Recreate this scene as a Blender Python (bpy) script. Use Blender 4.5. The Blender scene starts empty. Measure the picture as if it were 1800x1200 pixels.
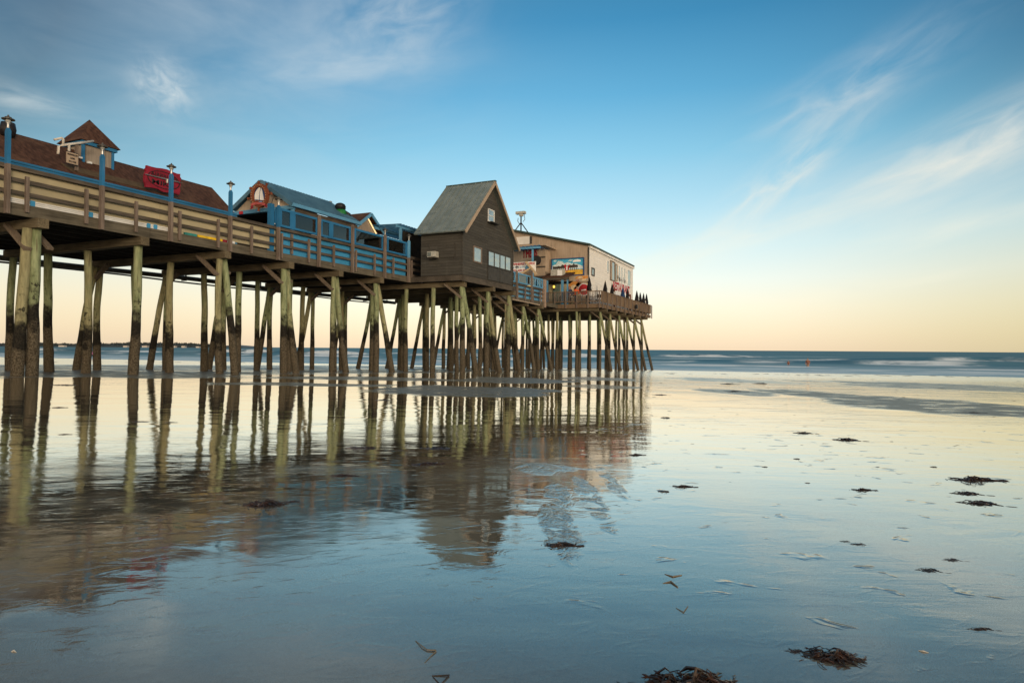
import bpy, bmesh, math, random
from mathutils import Vector, Matrix, noise as mnoise
R = math.radians
S = bpy.context.scene
COL = S.collection
rnd = random.Random(7)

# ---------------------------------------------------------------- camera
# World: X runs seaward along the pier, Y across it (0 = near railing), Z = 0 at the lens.
T = R(24.7); CT, ST = math.cos(T), math.sin(T)
FPX, CAMY = 1120.0, -20.0
FWD = Vector((CT, ST, 0)); RGT = Vector((ST, -CT, 0)); UP = Vector((0, 0, 1))
cam_d = bpy.data.cameras.new('camera'); cam = bpy.data.objects.new('camera', cam_d); COL.objects.link(cam)
cam_d.sensor_width = 36; cam_d.lens = FPX/1800*36; cam_d.clip_start = 0.05; cam_d.clip_end = 30000
pit, rol = math.atan(13/FPX), 0.0066
f = (FWD*math.cos(pit)+UP*math.sin(pit)); u0 = (UP*math.cos(pit)-FWD*math.sin(pit))
r = RGT*math.cos(rol)+u0*math.sin(rol); up = u0*math.cos(rol)-RGT*math.sin(rol)
cam.matrix_world = Matrix(((r.x, up.x, -f.x, 0), (r.y, up.y, -f.y, CAMY), (r.z, up.z, -f.z, 0), (0, 0, 0, 1)))
S.camera = cam

# ---------------------------------------------------------------- colour management
S.view_settings.view_transform = 'Standard'; S.view_settings.look = 'None'
S.view_settings.exposure = 0.0; S.view_settings.gamma = 1.0

# ---------------------------------------------------------------- node helpers
class NT:
    def __init__(s, tree): s.t = tree; s.n = tree.nodes; s.l = tree.links
    def new(s, kind, **kw):
        n = s.n.new(kind)
        for k, v in kw.items(): setattr(n, k, v)
        return n
    def put(s, sock, v):
        if isinstance(v, bpy.types.NodeSocket): s.l.new(v, sock)
        elif v is not None: sock.default_value = v
    def m(s, op, a, b=None, c=None, clamp=False):
        n = s.new('ShaderNodeMath', operation=op, use_clamp=clamp)
        s.put(n.inputs[0], a); s.put(n.inputs[1], b)
        if c is not None: s.put(n.inputs[2], c)
        return n.outputs[0]
    def add(s, a, b): return s.m('ADD', a, b)
    def mul(s, a, b): return s.m('MULTIPLY', a, b)
    def sub(s, a, b): return s.m('SUBTRACT', a, b)
    def vm(s, op, a, b=None):
        n = s.new('ShaderNodeVectorMath', operation=op); s.put(n.inputs[0], a); s.put(n.inputs[1], b)
        return n.outputs['Value'] if op in ('DOT_PRODUCT', 'LENGTH') else n.outputs[0]
    def xyz(s, v):
        n = s.new('ShaderNodeSeparateXYZ'); s.put(n.inputs[0], v); return n.outputs
    def comb(s, x, y, z=0.0):
        n = s.new('ShaderNodeCombineXYZ'); s.put(n.inputs[0], x); s.put(n.inputs[1], y); s.put(n.inputs[2], z); return n.outputs[0]
    def smooth(s, v, a, b, lo=0.0, hi=1.0):
        n = s.new('ShaderNodeMapRange', interpolation_type='SMOOTHSTEP')
        for i, q in enumerate((v, a, b, lo, hi)): s.put(n.inputs[i], q)
        return n.outputs[0]
    def ramp(s, v, stops, interp='LINEAR'):
        n = s.new('ShaderNodeValToRGB'); n.color_ramp.interpolation = interp; e = n.color_ramp.elements
        while len(e) < len(stops): e.new(0.5)
        for i, (p, c) in enumerate(stops):
            e[i].position = p; e[i].color = (*c, 1) if len(c) == 3 else c
        s.put(n.inputs[0], v); return n.outputs[0]
    def noise(s, vec, scale, detail=4, rough=0.55, dist=0.0):
        n = s.new('ShaderNodeTexNoise'); s.put(n.inputs['Vector'], vec)
        n.inputs['Scale'].default_value = scale; n.inputs['Detail'].default_value = detail
        n.inputs['Roughness'].default_value = rough; n.inputs['Distortion'].default_value = dist
        return n.outputs[0]
    def mix(s, fac, a, b, mode='MIX'):
        n = s.new('ShaderNodeMix', data_type='RGBA', blend_type=mode)
        s.put(n.inputs[0], fac)
        for i, v in ((6, a), (7, b)):
            s.put(n.inputs[i], (*v, 1) if isinstance(v, tuple) and len(v) == 3 else v)
        return n.outputs[2]
    def scale(s, vec, sx, sy, sz): return s.vm('MULTIPLY', vec, (sx, sy, sz))

# ---------------------------------------------------------------- sky
def px_dir(px, py):
    rr = (px-900)/FPX; hz = 613+0.0066*(px-900); e = (hz-py)/FPX
    return math.degrees(math.atan(rr)), math.degrees(math.atan(e/math.sqrt(1+rr*rr)))
SUN_EL, SUN_AZ = R(7.0), T+math.pi+R(32)      # low sun behind the camera (angle of the direction TO the sun in XY)
W = bpy.data.worlds.new('World'); S.world = W; W.use_nodes = True
w = NT(W.node_tree); w.n.clear()
d = w.vm('NORMALIZE', w.new('ShaderNodeTexCoord').outputs['Generated'])
df = w.vm('DOT_PRODUCT', d, tuple(FWD)); dr = w.vm('DOT_PRODUCT', d, tuple(RGT)); dz = w.xyz(d)[2]
az = w.mul(w.m('ARCTAN2', dr, df), 180/math.pi)
el = w.mul(w.m('ARCSINE', dz), 180/math.pi)
def lin(c): return tuple(((v/255)/12.92 if v <= 10 else ((v/255+0.055)/1.055)**2.4) for v in c)
elw = w.add(el, 0.0)
grad = w.ramp(w.mul(elw, 1/40.0), [
    (0.000, lin((248, 222, 192))), (0.035, lin((250, 230, 202))), (0.09, lin((250, 240, 219))), (0.15, lin((238, 243, 236))),
    (0.22, lin((212, 236, 241))), (0.31, lin((174, 218, 236))), (0.42, lin((128, 196, 226))), (0.54, lin((78, 165, 208))),
    (0.68, lin((22, 130, 179))), (0.82, lin((18, 108, 152))), (1.0, lin((18, 94, 134)))])
# the horizon is palest a little right of the view axis; sky deepens away from there
azs = w.sub(az, 5.0)
far = w.mul(w.mul(azs, azs), 1/(52.0*52.0))
elf = w.smooth(el, 0.0, 24.0, 0.08, 1.0)
dark = w.m('MAXIMUM', w.sub(1.0, w.mul(w.mul(far, elf), 1.32)), 0.20)
dk = w.new('ShaderNodeMix', data_type='RGBA', blend_type='MULTIPLY'); dk.inputs[0].default_value = 1
w.l.new(grad, dk.inputs[6]); w.l.new(w.comb(w.m('POWER', dark, 1.35), dark, w.m('POWER', dark, 0.9)), dk.inputs[7])
base = dk.outputs[2]
# duller, sandier horizon out to the sides
side = w.mul(w.smooth(w.m('ABSOLUTE', azs), 14.0, 40.0), w.smooth(el, 13.0, 0.0))
base = w.mix(w.mul(side, 0.85), base, w.mix(w.smooth(az, -12.0, 8.0), lin((226, 205, 180)), lin((206, 195, 154))))
# cirrus, laid out by compass bearing and height
rotv = w.comb(w.add(w.mul(az, 0.82), w.mul(el, -0.57)), w.add(w.mul(az, 0.57), w.mul(el, 0.82)))
def streak(px, py, L, Wd, ang, inten, stretch=0.25, seed=0.0, sc=0.5):
    a0, e0 = px_dir(px, py); k = 50.0/FPX*1.0
    L, Wd = L*57.3/FPX, Wd*1.25*57.3/FPX; c, s_ = math.cos(R(ang)), math.sin(R(ang))
    x = w.sub(az, a0); y = w.sub(el, e0)
    a = w.add(w.mul(x, c), w.mul(y, s_)); b = w.sub(w.mul(y, c), w.mul(x, s_))
    n1 = w.noise(w.comb(w.mul(a, stretch), b, seed), sc, 6, 0.54, 0.5)
    q = w.add(w.m('POWER', w.mul(w.m('ABSOLUTE', a), 1/L), 2.0), w.m('POWER', w.mul(w.m('ABSOLUTE', b), 1/Wd), 2.0))
    g = w.m('EXPONENT', w.mul(q, -1.0))
    return w.mul(w.mul(g, w.smooth(n1, 0.22, 0.80)), inten*0.95)
white = lin((236, 234, 226)); grey = lin((176, 190, 204))
cl = None
for a in ((430, 0, 300, 55, -3, 0.55, 0.3, 1.0, 0.16), (690, 25, 120, 55, 20, 0.6, 0.5, 2.0, 0.45), (283, 150, 36, 26, -25, 0.85, 0.7, 3.0, 0.9),
          (600, 118, 150, 22, 10, 0.40, 0.25, 4.0, 0.6), (25, 173, 60, 13, -4, 0.6, 0.2, 5.0, 0.8), (420, 150, 330, 80, 4, 0.26, 0.3, 6.0, 0.3),
          (1385, 305, 120, 22, 36, 0.85, 0.3, 7.0, 0.7), (1490, 158, 130, 30, 22, 0.62, 0.3, 8.0, 0.6),
          (1735, 246, 160, 30, 19, 1.0, 0.22, 9.0, 0.5), (1380, 385, 240, 22, 15, 0.38, 0.2, 10.0, 0.5), (1680, 340, 230, 55, 12, 0.36, 0.2, 11.0, 0.3),
          (1250, 430, 200, 20, 17, 0.4, 0.2, 12.0, 0.5), (1480, 512, 200, 12, 7, 0.4, 0.2, 13.0, 0.6), (1700, 395, 140, 10, 12, 0.4, 0.2, 14.0, 0.6)):
    m_ = streak(*a); cl = m_ if cl is None else w.add(cl, m_)
cl = w.m('MINIMUM', cl, 0.85)
cloudc = w.mix(w.smooth(el, 4.0, 26.0), lin((250, 240, 216)), lin((205, 212, 214)))
skyc = w.mix(cl, base, cloudc)
# the sunset side behind the camera is brighter and warm
back = w.mul(w.smooth(df, 0.1, -0.9), w.smooth(el, 55.0, 0.0))
skyc = w.mix(w.mul(back, 0.92), skyc, (1.9, 1.42, 0.92))
over = w.smooth(el, 36.0, 70.0)
skyc = w.mix(over, skyc, (0.42, 0.52, 0.54))
skyt = w.new('ShaderNodeTexSky', sky_type='NISHITA', sun_disc=False)
skyt.sun_elevation = SUN_EL; skyt.sun_rotation = math.pi/2-SUN_AZ
bg1 = w.new('ShaderNodeBackground'); w.l.new(skyt.outputs[0], bg1.inputs[0]); bg1.inputs[1].default_value = 0.05
bg2 = w.new('ShaderNodeBackground'); w.l.new(skyc, bg2.inputs[0]); bg2.inputs[1].default_value = 0.93
ads = w.new('ShaderNodeAddShader'); w.l.new(bg1.outputs[0], ads.inputs[0]); w.l.new(bg2.outputs[0], ads.inputs[1])
w.l.new(ads.outputs[0], w.new('ShaderNodeOutputWorld').inputs[0])

# ---------------------------------------------------------------- sun
sd = bpy.data.lights.new('sun', 'SUN'); so = bpy.data.objects.new('sun', sd); COL.objects.link(so)
sd.energy = 1.3; sd.angle = R(12); sd.color = (1.0, 0.84, 0.66)
sv = Vector((math.cos(SUN_AZ)*math.cos(SUN_EL), math.sin(SUN_AZ)*math.cos(SUN_EL), math.sin(SUN_EL)))
so.rotation_euler = sv.to_track_quat('Z', 'Y').to_euler()

# ---------------------------------------------------------------- survey helpers
GH, GS = -0.62, -0.0232
SEA = -2.3
def gz(x, y=0): return GH+GS*x
def ray(px, py):
    rr = (px-900)/FPX; e = (613+0.0066*(px-900)-py)/FPX
    return CT+ST*rr, ST-CT*rr, e                      # dx, dy, dz per metre of depth
def atY(px, py, Y):
    dx, dy, e = ray(px, py); F = (Y-CAMY)/dy; return Vector((dx*F, Y, e*F))
def atX(px, py, X):
    dx, dy, e = ray(px, py); F = X/dx; return Vector((X, CAMY+dy*F, e*F))
def atG(px, py):
    dx, dy, e = ray(px, py); F = -GH/(-e+GS*dx); return Vector((dx*F, CAMY+dy*F, e*F))
def xY(px, Y): return atY(px, 600, Y).x
def yX(px, X): return atX(px, 600, X).y

# ---------------------------------------------------------------- materials
MATS = {}
def mat(name, build):
    m = bpy.data.materials.new(name); m.use_nodes = True
    t = NT(m.node_tree); t.n.clear(); out = t.new('ShaderNodeOutputMaterial')
    t.l.new(build(t), out.inputs[0]); MATS[name] = m; return m
def pos(t): return t.new('ShaderNodeNewGeometry').outputs['Position']
def bsdf(t, col, rough=0.7, spec=0.3, metal=0.0, bump=None, bstr=1.0, emit=None, es=0):
    b = t.new('ShaderNodeBsdfPrincipled')
    t.put(b.inputs['Base Color'], (*col, 1) if isinstance(col, tuple) else col)
    t.put(b.inputs['Roughness'], rough); b.inputs['Specular IOR Level'].default_value = spec; b.inputs['Metallic'].default_value = metal
    if bump is not None:
        bn = t.new('ShaderNodeBump'); bn.inputs['Distance'].default_value = 1.0; bn.inputs['Strength'].default_value = bstr
        t.put(bn.inputs['Height'], bump); t.l.new(bn.outputs[0], b.inputs['Normal'])
    if emit: b.inputs['Emission Color'].default_value = (*emit, 1); b.inputs['Emission Strength'].default_value = es
    return b.outputs[0]
def wood(name, c1, c2, axis, rough=0.85, grain=9.0):
    """weathered timber, grain running along axis 0/1/2"""
    def b(t):
        sc = [grain*3, grain*3, grain*3]; sc[axis] = grain*0.16
        p = pos(t); g = t.noise(t.scale(p, *sc), 1.0, 5, 0.65); blot = t.noise(p, 1.1, 4)
        f_ = t.smooth(t.add(t.mul(g, 0.6), t.mul(blot, 0.4)), 0.33, 0.68)
        col = t.mix(f_, c1, c2)
        col = t.mix(t.smooth(t.noise(t.scale(p, *sc), 0.35, 3), 0.62, 0.75, 0, 0.55), col, tuple(v*0.35 for v in c1))
        return bsdf(t, col, rough, 0.2, bump=t.mul(g, 0.006))
    return mat(name, b)
def paint(name, c, axis=2, wear=(0.23, 0.2, 0.17), amt=0.25, rough=0.6):
    def b(t):
        p = pos(t); sc = [14, 14, 14]; sc[axis] = 1.3
        n1 = t.noise(t.scale(p, *sc), 1.0, 5, 0.6); n2 = t.noise(p, 0.8, 3)
        col = t.mix(t.smooth(n2, 0.3, 0.7), tuple(v*0.82 for v in c), tuple(min(1, v*1.12) for v in c))
        col = t.mix(t.smooth(t.add(t.mul(n1, 0.7), t.mul(n2, 0.3)), 0.56, 0.68, 0, amt), col, wear)
        return bsdf(t, col, rough, 0.3, bump=t.mul(n1, 0.002))
    return mat(name, b)
def plain(name, c, rough=0.6, spec=0.3, metal=0.0, var=0.2, **kw):
    def b(t):
        n = t.noise(pos(t), 5.0, 4)
        return bsdf(t, t.mix(t.smooth(n, 0.3, 0.7), tuple(v*(1-var) for v in c), tuple(min(1, v*(1+var)) for v in c)), rough, spec, metal, **kw)
    return mat(name, b)
wood('timber_along', (0.042, 0.035, 0.027), (0.135, 0.113, 0.09), 0)
wood('timber_across', (0.075, 0.06, 0.038), (0.20, 0.16, 0.10), 1)
wood('timber_upright', (0.11, 0.085, 0.068), (0.25, 0.195, 0.16), 2)
wood('fascia_wood', (0.058, 0.05, 0.036), (0.165, 0.143, 0.105), 0, grain=6)
wood('brace_wood', (0.13, 0.10, 0.072), (0.26, 0.205, 0.155), 2)
wood('platform_plank', (0.125, 0.082, 0.05), (0.25, 0.17, 0.105), 2)
wood('shaded_wood', (0.016, 0.014, 0.012), (0.045, 0.038, 0.031), 0)  # underside timber, its shade darkened into the colour
wood('tan_board', (0.33, 0.255, 0.185), (0.46, 0.36, 0.27), 2, grain=5)
wood('gable_board', (0.42, 0.34, 0.25), (0.52, 0.43, 0.33), 2, grain=5)
wood('cupola_board', (0.22, 0.185, 0.15), (0.34, 0.29, 0.24), 2, grain=6)
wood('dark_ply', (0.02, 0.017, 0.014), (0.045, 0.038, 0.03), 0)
wood('brown_sign_wood', (0.13, 0.035, 0.018), (0.22, 0.07, 0.035), 2)
wood('light_timber', (0.45, 0.33, 0.2), (0.62, 0.47, 0.3), 0)
paint('blue_paint', (0.022, 0.155, 0.33)); paint('blue_panel', (0.05, 0.285, 0.53), amt=0.35, wear=(0.03, 0.16, 0.32))
paint('sky_trim', (0.11, 0.32, 0.52), amt=0.3)
paint('cream_panel', (0.44, 0.385, 0.25), amt=0.2, wear=(0.38, 0.33, 0.22))
paint('white_paint', (0.78, 0.74, 0.68), amt=0.1); paint('white_trim', (0.8, 0.8, 0.78), amt=0.1)
plain('dark_trim', (0.05, 0.045, 0.038)); plain('red_paint', (0.23, 0.016, 0.034), 0.6, 0.2); plain('old_patch', (0.085, 0.056, 0.03), 0.9); plain('black_paint', (0.015, 0.014, 0.016), 0.5)
plain('letter_red', (0.45, 0.02, 0.03), 0.6); plain('dark_red', (0.22, 0.012, 0.02), 0.6)
plain('steel', (0.45, 0.45, 0.43), 0.35, 0.5, 0.8); plain('dark_metal', (0.09, 0.085, 0.075), 0.5, 0.4, 0.4)
plain('lamp_glass', (0.33, 0.34, 0.33), 0.2, 0.5); plain('pvc', (0.56, 0.52, 0.46), 0.4); plain('rust', (0.2, 0.09, 0.04))
plain('black_cloth', (0.018, 0.017, 0.02), 0.85, 0.1); plain('navy_cloth', (0.02, 0.05, 0.13), 0.85, 0.1)
plain('orange_cloth', (0.72, 0.11, 0.03), 0.85, 0.1); plain('pink_cloth', (0.55, 0.2, 0.42), 0.85, 0.1)
plain('bather_top', (0.30, 0.13, 0.09), 0.8, 0.1); plain('skin', (0.45, 0.26, 0.18), 0.6); plain('hair', (0.03, 0.02, 0.015), 0.7); plain('denim', (0.06, 0.08, 0.12), 0.85, 0.1)
plain('yellow', (0.72, 0.46, 0.02)); plain('teal', (0.03, 0.22, 0.2)); plain('green', (0.012, 0.16, 0.04)); plain('navy', (0.012, 0.06, 0.19))
plain('art_sky', (0.06, 0.40, 0.62)); plain('art_sand', (0.72, 0.42, 0.05)); plain('art_cloud', (0.6, 0.72, 0.74)); plain('art_dark', (0.05, 0.04, 0.035))
plain('art_orange', (0.65, 0.28, 0.07)); plain('art_cream', (0.75, 0.6, 0.38)); plain('ribbon', (0.42, 0.09, 0.08)); plain('door_green', (0.12, 0.17, 0.15))
plain('concrete', (0.4, 0.36, 0.3)); plain('ac_beige', (0.42, 0.41, 0.36)); plain('grille', (0.14, 0.16, 0.15))
mat('glow_warm', lambda t: bsdf(t, (0.9, 0.7, 0.4), emit=(1.0, 0.72, 0.34), es=1.0))
mat('glow_yellow', lambda t: bsdf(t, (0.8, 0.6, 0.2), emit=(1.0, 0.58, 0.08), es=1.5))
def m_glass(t):
    tr = t.new('ShaderNodeBsdfTransparent'); tr.inputs[0].default_value = (0.72, 0.76, 0.76, 1)
    gl = t.new('ShaderNodeBsdfGlossy'); gl.inputs['Roughness'].default_value = 0.03; gl.inputs[0].default_value = (0.8, 0.85, 0.88, 1)
    fr = t.new('ShaderNodeFresnel'); fr.inputs[0].default_value = 1.5
    ms = t.new('ShaderNodeMixShader'); t.l.new(t.add(t.mul(fr.outputs[0], 1.0), 0.14), ms.inputs[0])
    t.l.new(tr.outputs[0], ms.inputs[1]); t.l.new(gl.outputs[0], ms.inputs[2]); return ms.outputs[0]
mat('screen_glass', m_glass)
def m_winglass(t):
    gl = t.new('ShaderNodeBsdfGlossy'); gl.inputs['Roughness'].default_value = 0.04; gl.inputs[0].default_value = (0.55, 0.63, 0.66, 1)
    bn = t.new('ShaderNodeBump'); bn.inputs['Distance'].default_value = 1; t.l.new(t.mul(t.noise(pos(t), 1.6, 2), 0.03), bn.inputs['Height']); t.l.new(bn.outputs[0], gl.inputs['Normal'])
    df_ = t.new('ShaderNodeBsdfDiffuse'); df_.inputs[0].default_value = (0.46, 0.52, 0.52, 1)  # pale diffuse stands in for bright sky reflected in the panes
    ms = t.new('ShaderNodeMixShader'); ms.inputs[0].default_value = 0.6
    t.l.new(df_.outputs[0], ms.inputs[1]); t.l.new(gl.outputs[0], ms.inputs[2]); return ms.outputs[0]
mat('window_glass', m_winglass)
def m_siding(c1, c2, pitch, depth=0.02):
    def b(t):
        p = pos(t); x, y, z = t.xyz(p)
        saw = t.m('FRACT', t.mul(z, 1/pitch)); row = t.m('FLOOR', t.mul(z, 1/pitch))
        n = t.noise(t.scale(p, 6, 6, 40), 1.0, 5, 0.6); rn = t.noise(t.comb(t.mul(x, 0.5), t.mul(y, 0.5), t.mul(row, 3.7)), 1.0, 3)
        col = t.mix(t.smooth(t.add(t.mul(n, 0.45), t.mul(rn, 0.55)), 0.32, 0.68), c1, c2)
        lip = t.smooth(saw, 0.0, 0.1)
        streaks = t.noise(t.scale(p, 3.0, 3.0, 0.35), 1.0, 4)
        col = t.mix(t.smooth(streaks, 0.6, 0.75, 0, 0.3), col, tuple(min(1, v*1.7) for v in c2))
        return bsdf(t, col, 0.8, 0.2, bump=t.add(t.mul(t.mul(t.sub(1.0, saw), lip), depth), t.mul(n, 0.003)))
    return b
mat('grey_siding', m_siding((0.047, 0.044, 0.038), (0.082, 0.077, 0.066), 0.16))
mat('white_siding', m_siding((0.74, 0.71, 0.66), (0.84, 0.81, 0.76), 0.2, 0.015))
def m_shingle(t):
    p = pos(t); x, y, z = t.xyz(p)
    row = t.m('FLOOR', t.mul(z, 9.0)); n1 = t.noise(t.comb(t.mul(x, 7), t.mul(row, 3.1), t.mul(y, 0.5)), 1.0, 2); n2 = t.noise(p, 0.7, 5); n3 = t.noise(t.scale(p, 1.2, 3, 6), 1.0, 5)
    col = t.mix(t.smooth(n1, 0.3, 0.7), (0.05, 0.023, 0.015), (0.105, 0.05, 0.032))
    col = t.mix(t.smooth(n2, 0.5, 0.72, 0, 0.6), col, (0.14, 0.075, 0.045)); col = t.mix(t.smooth(n3, 0.6, 0.75, 0, 0.5), col, (0.03, 0.018, 0.014))
    return bsdf(t, col, 0.9, 0.15, bump=t.mul(t.m('FRACT', t.mul(z, -9.0)), 0.02))
mat('brown_shingle', m_shingle)
def m_metalroof(c1, c2):
    def b(t):
        p = pos(t); n = t.noise(p, 1.3, 5); n2 = t.noise(t.scale(p, 10, 2.0, 2.0), 1.0, 4); sp = t.noise(p, 5.0, 1)
        col = t.mix(t.smooth(t.add(t.mul(n, 0.5), t.mul(n2, 0.5)), 0.35, 0.65), c1, c2)
        col = t.mix(t.smooth(sp, 0.73, 0.77, 0, 0.8), col, (0.03, 0.03, 0.03))
        return bsdf(t, col, 0.45, 0.4, 0.15)
    return b
mat('grey_metal_roof', m_metalroof((0.15, 0.18, 0.17), (0.22, 0.25, 0.235))); mat('blue_metal_roof', m_metalroof((0.05, 0.13, 0.20), (0.085, 0.19, 0.27)))
mat('green_roof_edge', m_metalroof((0.02, 0.045, 0.04), (0.04, 0.07, 0.06)))
def m_brick(t):
    b = t.new('ShaderNodeTexBrick'); p = pos(t); x, y, z = t.xyz(p)
    t.l.new(t.comb(t.add(x, y), z), b.inputs['Vector']); b.inputs['Scale'].default_value = 3.0
    b.inputs['Color1'].default_value = (0.36, 0.24, 0.17, 1); b.inputs['Color2'].default_value = (0.25, 0.16, 0.12, 1); b.inputs['Mortar'].default_value = (0.45, 0.38, 0.3, 1)
    return bsdf(t, b.outputs[0], 0.9)
mat('stone_facing', m_brick)
def m_pile(t):
    p = pos(t); x, y, z = t.xyz(p)
    rnd_ = t.new('ShaderNodeObjectInfo').outputs['Random']
    n1 = t.noise(t.scale(p, 10, 10, 1.6), 1.0, 6, 0.65); n2 = t.noise(p, 3.0, 5, 0.6); n3 = t.noise(p, 26.0, 4, 0.7); n4 = t.noise(t.scale(p, 22, 22, 1.2), 1.0, 4)
    grn = t.mix(t.smooth(n1, 0.3, 0.7), (0.145, 0.175, 0.085), (0.315, 0.355, 0.20))
    tanw = t.mix(t.smooth(n1, 0.3, 0.7), (0.20, 0.185, 0.10), (0.35, 0.325, 0.185))
    up_ = t.mix(t.smooth(t.add(t.mul(n2, 0.5), t.mul(rnd_, 0.5)), 0.4, 0.75), grn, tanw)
    up_ = t.mix(t.smooth(n4, 0.58, 0.7, 0, 0.75), up_, (0.11, 0.08, 0.05))
    barn = t.mix(t.smooth(n3, 0.35, 0.65), (0.036, 0.029, 0.019), (0.165, 0.135, 0.092))
    blk = t.mix(t.smooth(n3, 0.4, 0.7), (0.010, 0.009, 0.007), (0.04, 0.034, 0.025))
    zz = t.add(z, t.add(t.mul(t.sub(n2, 0.5), 1.9), t.mul(t.sub(rnd_, 0.5), 0.75)))
    dk = t.smooth(zz, 1.45, 0.75); bn = t.smooth(zz, 0.42, 0.05)
    spots = t.mul(t.smooth(zz, 2.4, 1.0), t.smooth(t.noise(p, 7.0, 4), 0.56, 0.64))
    col = t.mix(t.m('MAXIMUM', dk, spots), up_, blk); col = t.mix(bn, col, barn)
    h = t.add(t.mul(n1, 0.012), t.mul(t.mul(t.smooth(zz, 1.2, 0.2), n3), 0.05))
    return bsdf(t, col, 0.85, 0.2, bump=h)
mat('pile_wood', m_pile)
def m_weed(t):
    n = t.noise(pos(t), 60, 3)
    return bsdf(t, t.mix(t.smooth(n, 0.35, 0.7), (0.012, 0.008, 0.007), (0.06, 0.025, 0.014)), 0.3, 0.5)
mat('seaweed', m_weed)
plain('straw', (0.20, 0.165, 0.12), 0.7); plain('shell', (0.5, 0.45, 0.38), 0.5); plain('far_tree', (0.045, 0.058, 0.06), 0.9); plain('far_land', (0.07, 0.078, 0.075), 0.9); plain('far_hazy', (0.13, 0.17, 0.20), 0.9); plain('far_wall', (0.55, 0.48, 0.42))
M = MATS

# ---------------------------------------------------------------- mesh builder
class MB:
    def __init__(s): s.v = []; s.f = []; s.mi = []; s.mats = []; s.cur = 0
    def use(s, m):
        if m not in s.mats: s.mats.append(m)
        s.cur = s.mats.index(m); return s
    def face(s, ids): s.f.append(ids); s.mi.append(s.cur)
    def hexa(s, p):                      # 4 bottom pts (ccw) + 4 top pts
        o = len(s.v); s.v += [Vector(q) for q in p]
        for q in ((3, 2, 1, 0), (4, 5, 6, 7), (0, 1, 5, 4), (1, 2, 6, 5), (2, 3, 7, 6), (3, 0, 4, 7)): s.face([o+i for i in q])
        return s
    def box(s, x0, x1, y0, y1, z0, z1):
        if x0 > x1: x0, x1 = x1, x0
        if y0 > y1: y0, y1 = y1, y0
        return s.hexa([(x0, y0, z0), (x1, y0, z0), (x1, y1, z0), (x0, y1, z0), (x0, y0, z1), (x1, y0, z1), (x1, y1, z1), (x0, y1, z1)])
    def beam(s, a, b, wd, h, upv=(0, 0, 1)):
        a, b = Vector(a), Vector(b); d_ = (b-a).normalized(); u_ = Vector(upv)
        if abs(d_.dot(u_)) > 0.98: u_ = Vector((1, 0, 0))
        sd_ = d_.cross(u_).normalized()*wd/2; u_ = sd_.cross(d_).normalized()*h/2
        return s.hexa([a-sd_-u_, a+sd_-u_, b+sd_-u_, b-sd_-u_, a-sd_+u_, a+sd_+u_, b+sd_+u_, b-sd_+u_])
    def slab(s, q, th):                  # quad extruded along its normal
        q = [Vector(p) for p in q]; n = (q[1]-q[0]).cross(q[3]-q[0]).normalized()*th
        return s.hexa(q+[p+n for p in q])
    def prism(s, pts, ext):
        ext = Vector(ext); o = len(s.v); n = len(pts); pts = [Vector(p) for p in pts]
        s.v += pts+[p+ext for p in pts]
        s.face([o+i for i in range(n)][::-1]); s.face([o+n+i for i in range(n)])
        for i in range(n): s.face([o+i, o+(i+1) % n, o+n+(i+1) % n, o+n+i])
        return s
    def tube(s, pts, rad, seg=8, cap=True, wob=0.0, rg=None):
        pts = [Vector(p) for p in pts]; rad = rad if hasattr(rad, '__len__') else [rad]*len(pts); o = len(s.v)
        for i, p in enumerate(pts):
            d_ = (pts[min(i+1, len(pts)-1)]-pts[max(i-1, 0)]).normalized()
            a = Vector((0, 0, 1)) if abs(d_.z) < 0.9 else Vector((1, 0, 0))
            e1 = d_.cross(a).normalized(); e2 = d_.cross(e1)
            for k in range(seg):
                th = 2*math.pi*k/seg; q = rad[i]*(1+(rg.uniform(-wob, wob) if rg else 0))
                s.v.append(p+(e1*math.cos(th)+e2*math.sin(th))*q)
        for i in range(len(pts)-1):
            for k in range(seg):
                a, b = o+i*seg+k, o+i*seg+(k+1) % seg; s.face([a, b, b+seg, a+seg])
        if cap: s.face([o+k for k in range(seg)][::-1]); s.face([o+(len(pts)-1)*seg+k for k in range(seg)])
        return s
    def lathe(s, c, prof, seg=16):
        c = Vector(c); return s.tube([c+Vector((0, 0, z)) for r_, z in prof], [max(r_, 1e-3) for r_, z in prof], seg)
    def build(s, name, m=None, parent=None, loc=None, smooth=False):
        me = bpy.data.meshes.new(name)
        base_ = Vector(parent['_base']) if parent is not None else Vector(loc if loc is not None else (0, 0, 0))
        me.from_pydata([v-base_ for v in s.v], [], s.f)
        for q in (s.mats or [m]): me.materials.append(M[q] if isinstance(q, str) else q)
        if s.mats: me.polygons.foreach_set('material_index', s.mi)
        bm = bmesh.new(); bm.from_mesh(me); bmesh.ops.recalc_face_normals(bm, faces=bm.faces); bm.to_mesh(me); bm.free()
        if smooth:
            for p in me.polygons: p.use_smooth = True
        o = bpy.data.objects.new(name, me); COL.objects.link(o)
        if parent is not None: o.parent = parent
        else: o.location = base_
        o['_base'] = tuple(base_); return o
def tag(o, label=None, cat=None, group=None, kind=None):
    if label: o['label'] = label
    if cat: o['category'] = cat
    if group: o['group'] = group
    if kind: o['kind'] = kind
    return o
def thing(name, label, cat, loc=(0, 0, 0), group=None):
    o = bpy.data.objects.new(name, None); COL.objects.link(o); o.empty_display_size = 0.2
    o.location = loc; o['_base'] = tuple(loc); return tag(o, label, cat, group)
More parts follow.
